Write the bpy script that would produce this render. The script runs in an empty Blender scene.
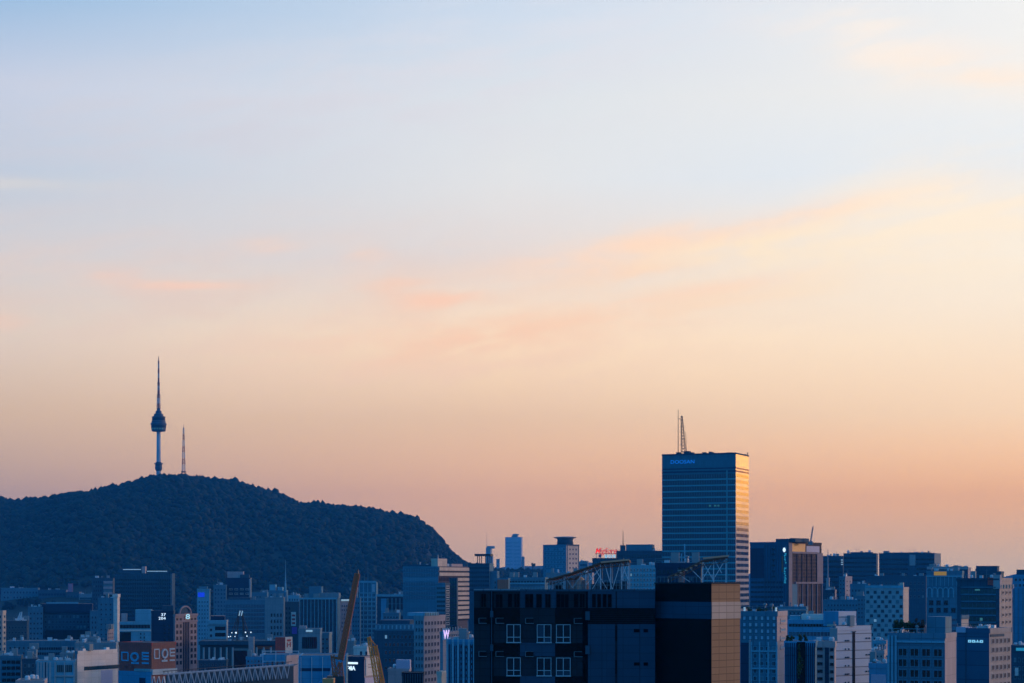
import bpy, bmesh, math, random
import numpy as np
from mathutils import Vector, Matrix, noise

S = bpy.context.scene
COL = S.collection
FOC, HOR, CZ = 2000.0, 580.0, 60.0      # focal length in pixels, horizon row, camera height in metres
R = math.radians

# ---------------------------------------------------------------- camera
cd = bpy.data.cameras.new('camera')
cam = bpy.data.objects.new('camera', cd)
COL.objects.link(cam)
cam.location = (0, 0, CZ)
cam.rotation_euler = (R(90), 0, 0)
cd.sensor_width = 36
cd.lens = FOC * 36 / 1024
cd.shift_y = (HOR - 341.5) / 1024
cd.clip_start = 1
cd.clip_end = 40000
S.camera = cam

# ---------------------------------------------------------------- exposure
S.render.engine = 'CYCLES'
S.view_settings.view_transform = 'Standard'
S.view_settings.look = 'None'
S.view_settings.exposure = 0
S.view_settings.gamma = 1
S.cycles.use_denoising = True
S.cycles.max_bounces = 6
S.cycles.volume_bounces = 0
S.cycles.sample_clamp_indirect = 3

SUN_AZ, SUN_EL = 66.0, 3.4


def lin(c):
    c = c / 255.0
    return c / 12.92 if c <= 0.04045 else ((c + 0.055) / 1.055) ** 2.4


def srgb(r, g, b):
    return (lin(r), lin(g), lin(b), 1.0)


class NT:
    """small helper around a node tree"""
    def __init__(s, tree):
        s.t = tree
        s.n = tree.nodes
        s.l = tree.links

    def new(s, kind, **kw):
        n = s.n.new(kind)
        for k, v in kw.items():
            setattr(n, k, v)
        return n

    def put(s, sock, v):
        if isinstance(v, bpy.types.NodeSocket):
            s.l.new(v, sock)
        else:
            sock.default_value = v

    def math(s, op, a, b=0.0, c=None, clamp=False):
        n = s.new('ShaderNodeMath', operation=op, use_clamp=clamp)
        s.put(n.inputs[0], a)
        s.put(n.inputs[1], b)
        if c is not None:
            s.put(n.inputs[2], c)
        return n.outputs[0]

    def mix(s, f, a, b, blend='MIX'):
        n = s.new('ShaderNodeMix', data_type='RGBA', blend_type=blend)
        s.put(n.inputs[0], f)
        s.put(n.inputs[6], a)
        s.put(n.inputs[7], b)
        return n.outputs[2]

    def ramp(s, f, stops, interp='LINEAR'):
        n = s.new('ShaderNodeValToRGB')
        n.color_ramp.interpolation = interp
        e = n.color_ramp.elements
        while len(e) < len(stops):
            e.new(0.5)
        for k, (p, c) in enumerate(sorted(stops, key=lambda q: q[0])):
            e[k].position = p
            e[k].color = c
        s.put(n.inputs[0], f)
        return n.outputs[0]

    def smooth(s, v, a, b, lo=0.0, hi=1.0):
        n = s.new('ShaderNodeMapRange', interpolation_type='SMOOTHSTEP')
        s.put(n.inputs[0], v)
        for k, q in zip((1, 2, 3, 4), (a, b, lo, hi)):
            n.inputs[k].default_value = q
        return n.outputs[0]

    def noise(s, vec, scale, detail=4, rough=0.5, out=0):
        n = s.new('ShaderNodeTexNoise')
        if vec is not None:
            s.l.new(vec, n.inputs['Vector'])
        n.inputs['Scale'].default_value = scale
        n.inputs['Detail'].default_value = detail
        n.inputs['Roughness'].default_value = rough
        return n.outputs[out]


# ---------------------------------------------------------------- sky: dusk afterglow ahead and right, blue dusk behind
W = bpy.data.worlds.new('World')
S.world = W
W.use_nodes = True
q = NT(W.node_tree)
q.n.clear()
tc = q.new('ShaderNodeTexCoord')
sp = q.new('ShaderNodeSeparateXYZ')
q.l.new(tc.outputs['Generated'], sp.inputs[0])
el = q.math('MULTIPLY', q.math('ARCSINE', sp.outputs[2]), 57.29578)
az = q.math('MULTIPLY', q.math('ARCTAN2', sp.outputs[0], sp.outputs[1]), 57.29578)


def ang(px, py):
    a = math.atan((px - 512) / FOC)
    return math.degrees(a), math.degrees(math.atan((HOR - py) / FOC * math.cos(a)))


fac = q.math('DIVIDE', q.math('ADD', el, 5.0), 95.0, clamp=True)


def sky_ramp(stops):
    return q.ramp(fac, [((e + 5.0) / 95.0, srgb(*c)) for e, c in stops])


rl = sky_ramp([(-3, (236, 187, 149)), (0.4, (236, 187, 149)), (2.3, (240, 192, 147)), (4.6, (249, 209, 165)), (6.8, (250, 227, 203)), (9.1, (231, 225, 222)), (11.3, (206, 217, 230)), (13.5, (212, 219, 235)), (15.8, (166, 199, 231)), (24, (122, 168, 212)), (45, (40, 116, 180)), (90, (14, 88, 152))])
rm = sky_ramp([(-3, (261, 211, 158)), (0.4, (261, 211, 158)), (2.3, (299, 222, 144)), (4.6, (273, 225, 173)), (6.8, (289, 253, 206)), (9.1, (250, 236, 226)), (11.3, (245, 244, 241)), (13.5, (236, 240, 242)), (15.8, (218, 231, 245)), (24, (160, 192, 226)), (45, (40, 116, 180)), (90, (14, 88, 152))])
rr = sky_ramp([(-3, (275, 230, 174)), (0.4, (275, 230, 174)), (2.3, (325, 234, 126)), (4.6, (296, 250, 194)), (6.8, (284, 255, 217)), (9.1, (274, 262, 242)), (11.3, (242, 253, 261)), (13.5, (260, 256, 248)), (15.8, (255, 254, 250)), (24, (206, 216, 232)), (45, (40, 116, 180)), (90, (14, 88, 152))])
anti = sky_ramp([(-3, (24, 90, 148)), (2, (34, 130, 204)), (8, (40, 149, 227)), (20, (40, 153, 231)), (45, (30, 134, 208)), (90, (22, 94, 160))])
f1 = q.math('DIVIDE', q.math('ADD', az, 14.4), 14.4, clamp=True)
f2 = q.math('DIVIDE', az, 14.4, clamp=True)
sky = q.mix(f2, q.mix(f1, rl, rm), rr)


def gauss(a0, e0, sa, se, tilt=0.0):
    """elliptical bump at a direction (degrees)"""
    da = q.math('SUBTRACT', az, a0)
    de = q.math('SUBTRACT', el, e0)
    c, s_ = math.cos(R(tilt)), math.sin(R(tilt))
    u = q.math('ADD', q.math('MULTIPLY', da, c / sa), q.math('MULTIPLY', de, s_ / sa))
    v = q.math('ADD', q.math('MULTIPLY', da, -s_ / se), q.math('MULTIPLY', de, c / se))
    r2 = q.math('ADD', q.math('MULTIPLY', u, u), q.math('MULTIPLY', v, v))
    return q.math('EXPONENT', q.math('MULTIPLY', r2, -1.0))


# thin cirrus: streaky noise in direction space
cv = q.new('ShaderNodeCombineXYZ')
q.put(cv.inputs[0], q.math('ADD', q.math('MULTIPLY', az, 0.22), q.math('MULTIPLY', el, -0.10)))
q.put(cv.inputs[1], q.math('ADD', q.math('MULTIPLY', el, 0.95), q.math('MULTIPLY', az, -0.10)))
warp = q.noise(cv.outputs[0], 0.7, 3, 0.5, out=1)
wv = q.new('ShaderNodeVectorMath', operation='MULTIPLY_ADD')
q.l.new(warp, wv.inputs[0])
wv.inputs[1].default_value = (0.9, 0.9, 0)
q.l.new(cv.outputs[0], wv.inputs[2])
cn = q.noise(wv.outputs[0], 1.5, 9, 0.62)
cn = q.smooth(cn, 0.36, 0.66)


def cloud(base, px, py, sx, sy, tilt, col, k, soft=0.25):
    a0, e0 = ang(px, py)
    d = math.degrees(1 / FOC)
    g = gauss(a0, e0, sx * d, sy * d, tilt)
    f = q.math('MULTIPLY', g, q.math('MULTIPLY_ADD', cn, 1.0 - soft, soft))
    c4 = srgb(*col)
    return q.mix(q.math('MULTIPLY', f, k, clamp=True), base, (c4[0] * 1.24, c4[1] * 1.16, c4[2] * 1.04, 1))


for px, py, sx, sy, tl, col, k, soft in (
        (200, 300, 420, 70, 0, (230, 206, 196), 0.45, 0.1),
        (470, 345, 230, 44, 5, (252, 216, 188), 0.85, 0.3),
        (500, 335, 110, 16, 9, (255, 212, 180), 0.85, 0.25),
        (560, 322, 150, 14, 8, (255, 214, 184), 0.7, 0.15),
        (640, 250, 120, 20, 7, (255, 222, 198), 0.95, 0.3),
        (640, 270, 70, 10, 4, (250, 206, 182), 0.8, 0.25),
        (780, 222, 150, 11, 10, (255, 214, 190), 0.95, 0.25),
        (760, 246, 140, 20, 8, (255, 236, 206), 0.95, 0.35),
        (735, 286, 80, 8, 8, (255, 208, 182), 0.85, 0.3),
        (720, 302, 130, 12, 8, (255, 222, 192), 0.8, 0.3),
        (860, 258, 210, 46, 8, (253, 237, 213), 0.8, 0.45),
        (960, 190, 130, 38, 6, (252, 239, 222), 0.75, 0.4),
        (980, 240, 120, 60, 0, (255, 242, 222), 0.8, 0.5),
        (930, 58, 140, 24, -14, (247, 237, 231), 0.7, 0.25),
        (870, 36, 44, 30, -40, (247, 239, 233), 0.7, 0.2),
        (985, 75, 90, 14, -8, (248, 235, 224), 0.7, 0.25),
        (10, 184, 90, 6, 2, (228, 222, 214), 0.6, 0.3),
        (128, 280, 66, 9, -3, (246, 206, 188), 0.62, 0.3),
        (190, 285, 50, 4, 0, (252, 212, 190), 0.8, 0.3),
        (270, 246, 30, 8, 4, (246, 214, 196), 0.55, 0.3),
        (366, 254, 24, 11, -10, (246, 212, 192), 0.6, 0.3),
        (408, 290, 50, 13, -8, (250, 210, 186), 0.75, 0.35),
        (440, 300, 40, 8, 6, (255, 212, 186), 0.8, 0.3),
        (2, 320, 30, 12, 0, (246, 210, 188), 0.6, 0.35),
        (470, 70, 260, 60, 10, (224, 224, 238), 0.4, 0.1),
        (150, 130, 300, 50, 8, (202, 205, 222), 0.55, 0.1)):
    sky = cloud(sky, px, py, sx, sy, tl, col, k, soft)

# golden glow added to the sky right of the picture, mirrored by the tower flank
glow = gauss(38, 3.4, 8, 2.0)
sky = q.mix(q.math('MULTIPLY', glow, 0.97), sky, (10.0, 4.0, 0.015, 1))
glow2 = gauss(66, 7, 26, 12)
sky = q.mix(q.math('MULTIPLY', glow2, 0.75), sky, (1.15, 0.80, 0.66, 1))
cosd = q.math('COSINE', q.math('MULTIPLY', q.math('SUBTRACT', az, 45.0), 0.0174533))
night = q.smooth(cosd, 0.40, -0.12)
sky = q.mix(night, sky, anti)

nish = q.new('ShaderNodeTexSky', sky_type='NISHITA')
nish.sun_disc = False
nish.sun_elevation = R(SUN_EL)
nish.sun_rotation = R(SUN_AZ)
bg = q.new('ShaderNodeBackground')
bg.inputs['Strength'].default_value = 1.0
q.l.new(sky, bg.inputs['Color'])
bg2 = q.new('ShaderNodeBackground')
bg2.inputs['Strength'].default_value = 0.004
q.l.new(nish.outputs[0], bg2.inputs['Color'])
ad = q.new('ShaderNodeAddShader')
q.l.new(bg.outputs[0], ad.inputs[0])
q.l.new(bg2.outputs[0], ad.inputs[1])
wo = q.new('ShaderNodeOutputWorld')
q.l.new(ad.outputs[0], wo.inputs['Surface'])
W.cycles.sampling_method = 'MANUAL'
W.cycles.sample_map_resolution = 1024

# ---------------------------------------------------------------- sun (nearly set, veiled by haze)
ld = bpy.data.lights.new('sun', 'SUN')
ld.energy = 1.15
ld.angle = R(5)
ld.color = (1.0, 0.60, 0.42)
sun = bpy.data.objects.new('sun', ld)
COL.objects.link(sun)
sun.rotation_euler = Vector((math.sin(R(SUN_AZ)) * math.cos(R(SUN_EL)), math.cos(R(SUN_AZ)) * math.cos(R(SUN_EL)),
                             math.sin(R(SUN_EL)))).to_track_quat('Z', 'Y').to_euler()

# ---------------------------------------------------------------- materials
MATS = {}


def wall(name, col, joint=None, rough=0.75, var=0.16, jdark=0.6, spec=0.3, metal=0.0, streak=0.5):
    """painted / clad wall: uneven tone, rain streaks and, where given, panel joints (width, height)"""
    m = bpy.data.materials.new(name)
    m.use_nodes = True
    t = NT(m.node_tree)
    b = t.n['Principled BSDF']
    b.inputs['Roughness'].default_value = rough
    b.inputs['Specular IOR Level'].default_value = spec
    b.inputs['Metallic'].default_value = metal
    tcn = t.new('ShaderNodeTexCoord')
    s3 = t.new('ShaderNodeSeparateXYZ')
    t.l.new(tcn.outputs['Object'], s3.inputs[0])
    u = t.math('ADD', s3.outputs[0], s3.outputs[1])
    cb = t.new('ShaderNodeCombineXYZ')
    t.l.new(u, cb.inputs[0])
    t.l.new(s3.outputs[2], cb.inputs[1])
    base = tuple(col) + (1.0,)
    n1 = t.noise(cb.outputs[0], 0.11, 5, 0.6)
    sv = t.new('ShaderNodeMapping')
    sv.inputs['Scale'].default_value = (1.0, 0.05, 1)
    t.l.new(cb.outputs[0], sv.inputs[0])
    n2 = t.noise(sv.outputs[0], 0.9, 4, 0.65)
    v = t.math('ADD', t.math('MULTIPLY', n1, 2 * var), t.math('MULTIPLY', n2, 2 * var * streak))
    v = t.math('ADD', v, 1 - var - var * streak)
    sc = t.new('ShaderNodeVectorMath', operation='SCALE')
    sc.inputs[0].default_value = col
    t.l.new(v, sc.inputs['Scale'])
    out = sc.outputs[0]
    if joint:
        br = t.new('ShaderNodeTexBrick')
        br.offset = 0.0
        br.inputs['Scale'].default_value = 1.0
        br.inputs['Brick Width'].default_value = joint[0]
        br.inputs['Row Height'].default_value = joint[1]
        br.inputs['Mortar Size'].default_value = joint[2] if len(joint) > 2 else 0.05
        br.inputs['Mortar Smooth'].default_value = 0.1
        br.inputs['Bias'].default_value = 0
        br.inputs['Color1'].default_value = (1, 1, 1, 1)
        br.inputs['Color2'].default_value = (0.86, 0.86, 0.86, 1)
        br.inputs['Mortar'].default_value = (1 - jdark, 1 - jdark, 1 - jdark, 1)
        t.l.new(cb.outputs[0], br.inputs['Vector'])
        out = t.mix(1.0, out, br.outputs[0], 'MULTIPLY')
    t.l.new(out, b.inputs['Base Color'])
    MATS[name] = m
    return m


def glass(name, col, ior=1.9, rough=0.12, blinds=0.0, bcol=(0.30, 0.30, 0.28)):
    """window glass in front of a dark room; some panes have pale blinds drawn"""
    m = bpy.data.materials.new(name)
    m.use_nodes = True
    t = NT(m.node_tree)
    b = t.n['Principled BSDF']
    b.inputs['IOR'].default_value = ior
    oi = t.new('ShaderNodeObjectInfo')
    tcn = t.new('ShaderNodeTexCoord')
    n = t.noise(tcn.outputs['Object'], 0.35, 2)
    t.l.new(t.math('MULTIPLY_ADD', n, rough, rough * 0.6), b.inputs['Roughness'])
    f = t.math('MULTIPLY', t.math('GREATER_THAN', oi.outputs['Random'], 1.0 - blinds), t.math('MULTIPLY_ADD', oi.outputs['Random'], 0.6, 0.3))
    c0 = t.mix(t.math('MULTIPLY', n, 0.5), tuple(col) + (1,), tuple(c * 1.9 for c in col) + (1,))
    t.l.new(t.mix(f, c0, tuple(bcol) + (1,)), b.inputs['Base Color'])
    MATS[name] = m
    return m


def plain(name, col, rough=0.6, metal=0.0, spec=0.4, var=0.12, scale=2.0):
    m = bpy.data.materials.new(name)
    m.use_nodes = True
    t = NT(m.node_tree)
    b = t.n['Principled BSDF']
    b.inputs['Roughness'].default_value = rough
    b.inputs['Metallic'].default_value = metal
    b.inputs['Specular IOR Level'].default_value = spec
    tcn = t.new('ShaderNodeTexCoord')
    n = t.noise(tcn.outputs['Object'], scale, 5, 0.6)
    t.l.new(t.mix(n, tuple(c * (1 - var) for c in col) + (1,), tuple(c * (1 + var) for c in col) + (1,)), b.inputs['Base Color'])
    MATS[name] = m
    return m


def lamp_mat(name, col, k):
    m = bpy.data.materials.new(name)
    m.use_nodes = True
    b = m.node_tree.nodes['Principled BSDF']
    b.inputs['Base Color'].default_value = tuple(col) + (1,)
    b.inputs['Emission Color'].default_value = tuple(col) + (1,)
    b.inputs['Emission Strength'].default_value = k
    MATS[name] = m
    return m


M = MATS
wall('concrete', (0.24, 0.30, 0.32))
wall('pale_concrete', (0.42, 0.48, 0.51), (3.0, 3.4, 0.06), jdark=0.3)
wall('dark_concrete', (0.07, 0.10, 0.12))
wall('grey_panel', (0.22, 0.32, 0.37), (1.6, 3.5, 0.07), jdark=0.35)
wall('blue_panel', (0.09, 0.24, 0.33), (2.4, 3.6, 0.08), jdark=0.35)
wall('cyan_panel', (0.18, 0.46, 0.58), (3.0, 3.6, 0.08), jdark=0.3)
wall('bright_blue_panel', (0.08, 0.36, 0.56), (2.5, 3.6, 0.08), jdark=0.3)
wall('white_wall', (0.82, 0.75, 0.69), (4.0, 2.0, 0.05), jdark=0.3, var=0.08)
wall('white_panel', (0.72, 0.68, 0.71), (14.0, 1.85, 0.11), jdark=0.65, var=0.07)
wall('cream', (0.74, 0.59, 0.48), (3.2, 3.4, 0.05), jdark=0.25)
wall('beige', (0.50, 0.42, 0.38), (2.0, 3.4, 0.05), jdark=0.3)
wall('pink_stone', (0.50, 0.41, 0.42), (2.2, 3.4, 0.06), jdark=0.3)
wall('brown_brick', (0.50, 0.18, 0.11), (0.9, 0.45, 0.05), jdark=0.35)
wall('red_brick', (0.85, 0.10, 0.07), (0.9, 0.45, 0.05), jdark=0.3)
wall('navy', (0.012, 0.04, 0.09), (4.5, 3.6, 0.10), jdark=0.5, rough=0.35)
wall('dark_glass_wall', (0.008, 0.026, 0.05), (1.5, 3.8, 0.12), rough=0.22, spec=0.9, jdark=-1.2)
wall('slate', (0.032, 0.098, 0.150), (2.0, 3.6, 0.08), jdark=0.4)
wall('deep_blue_wall', (0.022, 0.13, 0.23), (9.0, 3.0, 0.09), jdark=0.4)
wall('black_panel', (0.007, 0.007, 0.009), (1.4, 0.62, 0.02), rough=0.7, jdark=0.3, var=0.35, spec=0.12)
wall('charcoal', (0.018, 0.031, 0.043), (1.8, 0.7, 0.025), rough=0.65, jdark=0.5, var=0.34, streak=1.1, spec=0.15)
wall('steel_blue_panel', (0.026, 0.078, 0.13), (1.5, 0.72, 0.025), rough=0.65, jdark=0.4, var=0.24, streak=0.9, spec=0.2)
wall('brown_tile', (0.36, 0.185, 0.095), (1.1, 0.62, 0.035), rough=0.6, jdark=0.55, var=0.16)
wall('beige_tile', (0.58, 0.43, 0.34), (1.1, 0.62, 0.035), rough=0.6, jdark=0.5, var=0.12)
wall('stone_dusk', (0.34, 0.27, 0.29), (2.2, 3.4, 0.06), jdark=0.3)
wall('brown_grid', (0.060, 0.048, 0.06), (2.6, 3.6, 0.35), jdark=0.5)
wall('tower_front', (0.05, 0.20, 0.27), (1.5, 4.0, 0.05), rough=0.4, jdark=0.3, var=0.06)
wall('tower_band', (0.14, 0.42, 0.47), None, rough=0.45, var=0.10)
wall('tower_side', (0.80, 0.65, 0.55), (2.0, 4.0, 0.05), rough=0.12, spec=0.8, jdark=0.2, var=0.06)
glass('tower_glass', (0.004, 0.012, 0.030), 1.75, 0.05)
glass('mirror_glass', (0.010, 0.012, 0.03), 2.2, 0.07)
glass('window_glass', (0.006, 0.018, 0.030), 1.6, 0.10, 0.12, (0.16, 0.26, 0.30))
glass('dusk_glass', (0.006, 0.012, 0.026), 1.10, 0.4)
glass('dark_glass', (0.006, 0.009, 0.014), 1.5, 0.10)
glass('blue_glass', (0.02, 0.06, 0.10), 2.2, 0.10, 0.08, (0.10, 0.22, 0.30))
glass('green_glass', (0.006, 0.034, 0.034), 1.7, 0.10, 0.0, (0.05, 0.14, 0.13))
glass('pale_glass', (0.26, 0.40, 0.50), 1.7, 0.12, 0.5, (0.44, 0.54, 0.60))
plain('hazed_pane', (0.40, 0.46, 0.58), 0.6)  # pane colour paled to stand in for haze on the far tower
glass('pane_dark', (0.004, 0.014, 0.014), 1.35, 0.25)
wall('hazed_wall', (0.52, 0.58, 0.70), None, var=0.05)  # far tower wall, extra haze put into its pale colour
plain('void', (0.004, 0.005, 0.007), 0.9, spec=0.05)
plain('truss_steel', (0.46, 0.50, 0.56), 0.5)
plain('white_metal', (0.68, 0.70, 0.72), 0.4)
plain('grey_metal', (0.18, 0.25, 0.29), 0.5, 0.2)
plain('dark_metal', (0.05, 0.055, 0.06), 0.5, 0.3)
plain('rust_metal', (0.55, 0.13, 0.04), 0.6)
plain('yellow_paint', (0.95, 0.30, 0.03), 0.5)
plain('red_paint', (0.50, 0.05, 0.04), 0.5)
plain('orange_paint', (0.70, 0.30, 0.10), 0.5)
plain('sky_blue_paint', (0.18, 0.48, 0.70), 0.45)
plain('pink_paint', (0.60, 0.22, 0.30), 0.6)
plain('purple_paint', (0.20, 0.08, 0.45), 0.6)
plain('gold_panel', (0.90, 0.40, 0.06), 0.5)
plain('lavender_panel', (0.50, 0.48, 0.62), 0.6)
plain('roof_grey', (0.16, 0.17, 0.18), 0.9, var=0.3, scale=0.4)
plain('asphalt', (0.05, 0.05, 0.052), 0.9, var=0.35, scale=0.05)
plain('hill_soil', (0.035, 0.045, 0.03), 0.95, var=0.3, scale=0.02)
plain('bark', (0.06, 0.045, 0.03), 0.9)
lamp_mat('white_light', (0.75, 0.92, 1.0), 1.15)
lamp_mat('amber_emit', (0.80, 0.36, 0.05), 0.28)
lamp_mat('warm_window', (1.0, 0.62, 0.28), 0.30)
lamp_mat('cool_window', (0.50, 0.80, 0.85), 0.22)
lamp_mat('soft_light', (0.55, 0.80, 0.85), 0.35)
lamp_mat('teal_light', (0.05, 0.50, 0.62), 0.28)
lamp_mat('blue_light', (0.01, 0.24, 0.85), 0.5)
lamp_mat('deep_blue_light', (0.01, 0.06, 0.8), 0.6)
lamp_mat('red_light', (0.85, 0.03, 0.03), 0.7)
lamp_mat('violet_light', (0.85, 0.60, 1.0), 0.9)
lamp_mat('cyan_light', (0.35, 0.85, 1.0), 0.55)
lamp_mat('dim_green_light', (0.08, 0.30, 0.26), 0.35)


def foliage_mat(name, c1, c2):
    m = bpy.data.materials.new(name)
    m.use_nodes = True
    t = NT(m.node_tree)
    b = t.n['Principled BSDF']
    b.inputs['Roughness'].default_value = 0.8
    b.inputs['Specular IOR Level'].default_value = 0.15
    tcn = t.new('ShaderNodeTexCoord')
    n = t.noise(tcn.outputs['Object'], 0.05 if 'forest' in name else 0.9, 6, 0.7)
    f = t.smooth(n, 0.32, 0.68)
    t.l.new(t.mix(f, tuple(c1) + (1,), tuple(c2) + (1,)), b.inputs['Base Color'])
    MATS[name] = m


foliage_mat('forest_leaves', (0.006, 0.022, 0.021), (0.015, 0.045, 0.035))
foliage_mat('garden_leaves', (0.025, 0.055, 0.022), (0.075, 0.11, 0.04))
foliage_mat('red_leaves', (0.10, 0.035, 0.025), (0.06, 0.06, 0.03))


# ---------------------------------------------------------------- mesh helpers
def mesh_boxes(boxes, mats):
    """boxes: (x0,x1,y0,y1,z0,z1,mi) or with mi a 6-tuple (front,right,back,left,top,bottom)"""
    v, f, mi = [], [], []
    for b in boxes:
        x0, x1, y0, y1, z0, z1 = b[:6]
        k = b[6] if len(b) > 6 else 0
        o = len(v)
        v += [(x0, y0, z0), (x1, y0, z0), (x1, y1, z0), (x0, y1, z0), (x0, y0, z1), (x1, y0, z1), (x1, y1, z1), (x0, y1, z1)]
        f += [(o, o + 1, o + 5, o + 4), (o + 1, o + 2, o + 6, o + 5), (o + 2, o + 3, o + 7, o + 6), (o + 3, o, o + 4, o + 7),
              (o + 4, o + 5, o + 6, o + 7), (o + 3, o + 2, o + 1, o)]
        mi += list(k) if isinstance(k, tuple) else [k] * 6
    me = bpy.data.meshes.new('mesh')
    me.from_pydata(v, [], f)
    for m in mats:
        me.materials.append(m)
    me.polygons.foreach_set('material_index', mi)
    me.update()
    return me


def obj(name, me, parent=None, loc=(0, 0, 0), rz=0.0):
    o = bpy.data.objects.new(name, me)
    if me is not None:
        me.name = name
    COL.objects.link(o)
    o.location = loc
    o.rotation_euler = (0, 0, rz)
    if parent is not None:
        o.parent = parent
    return o


def tag(o, label=None, cat=None, group=None, kind=None):
    for k, v in (('label', label), ('category', cat), ('group', group), ('kind', kind)):
        if v:
            o[k] = v
    return o


def mesh_bm(bm, mats, smooth=False):
    me = bpy.data.meshes.new('mesh')
    bm.to_mesh(me)
    bm.free()
    for m in mats:
        me.materials.append(m)
    if smooth:
        for p in me.polygons:
            p.use_smooth = True
    return me


def bar(bm, a, b, w, mi=0, n=4, w2=None):
    """tapered bar from a to b"""
    a, b = Vector(a), Vector(b)
    d = b - a
    if d.length < 1e-6:
        return
    qd = d.to_track_quat('Z', 'Y').to_matrix().to_4x4()
    w2 = w if w2 is None else w2
    r = bmesh.ops.create_cone(bm, cap_ends=True, segments=n, radius1=w * (0.7071 if n == 4 else 0.5), radius2=w2 * (0.7071 if n == 4 else 0.5), depth=d.length,
                              matrix=Matrix.Translation((a + b) / 2) @ qd @ Matrix.Rotation(R(45 if n == 4 else 0), 4, 'Z'))
    for vtx in r['verts']:
        for fc in vtx.link_faces:
            fc.material_index = mi


def bbox(bm, x0, x1, y0, y1, z0, z1, mi=0):
    vs = [bm.verts.new(p) for p in ((x0, y0, z0), (x1, y0, z0), (x1, y1, z0), (x0, y1, z0), (x0, y0, z1), (x1, y0, z1), (x1, y1, z1), (x0, y1, z1))]
    for ix in ((0, 1, 5, 4), (1, 2, 6, 5), (2, 3, 7, 6), (3, 0, 4, 7), (4, 5, 6, 7), (3, 2, 1, 0)):
        bm.faces.new([vs[i] for i in ix]).material_index = mi


def lathe(rings, n=24, mats=(), mi=None, smooth=False):
    """rings: (radius, z)"""
    v, f, ms = [], [], []
    for r, z in rings:
        for k in range(n):
            a = 2 * math.pi * k / n
            v.append((r * math.cos(a), r * math.sin(a), z))
    for j in range(len(rings) - 1):
        for k in range(n):
            k2 = (k + 1) % n
            f.append((j * n + k, j * n + k2, (j + 1) * n + k2, (j + 1) * n + k))
            ms.append(mi[j] if mi else 0)
    f.append(tuple(range(n))[::-1])
    ms.append(0)
    f.append(tuple((len(rings) - 1) * n + k for k in range(n)))
    ms.append(mi[-1] if mi else 0)
    me = bpy.data.meshes.new('mesh')
    me.from_pydata(v, [], f)
    for m in mats:
        me.materials.append(m)
    me.polygons.foreach_set('material_index', ms)
    if smooth:
        me.polygons.foreach_set('use_smooth', [len(p.vertices) == 4 for p in me.polygons])
    me.update()
    return me


def text_mesh(txt, size, mat, extrude=0.08, align='LEFT', shear=0.0, bold=0.0):
    cu = bpy.data.curves.new('lettering', 'FONT')
    cu.body = txt
    cu.size = size
    cu.extrude = extrude
    cu.offset = bold
    cu.shear = shear
    cu.align_x = align
    cu.resolution_u = 3
    o = bpy.data.objects.new('lettering', cu)
    COL.objects.link(o)
    bpy.context.view_layer.update()
    me = bpy.data.meshes.new_from_object(o.evaluated_get(bpy.context.evaluated_depsgraph_get()))
    bpy.data.objects.remove(o)
    bpy.data.curves.remove(cu)
    me.materials.clear()
    me.materials.append(mat)
    return me


def wpos(px, y, D):
    return ((px - 512) / FOC * D, D, CZ + (HOR - y) / FOC * D)


WIN = {}
RG = random.Random(77)


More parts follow.
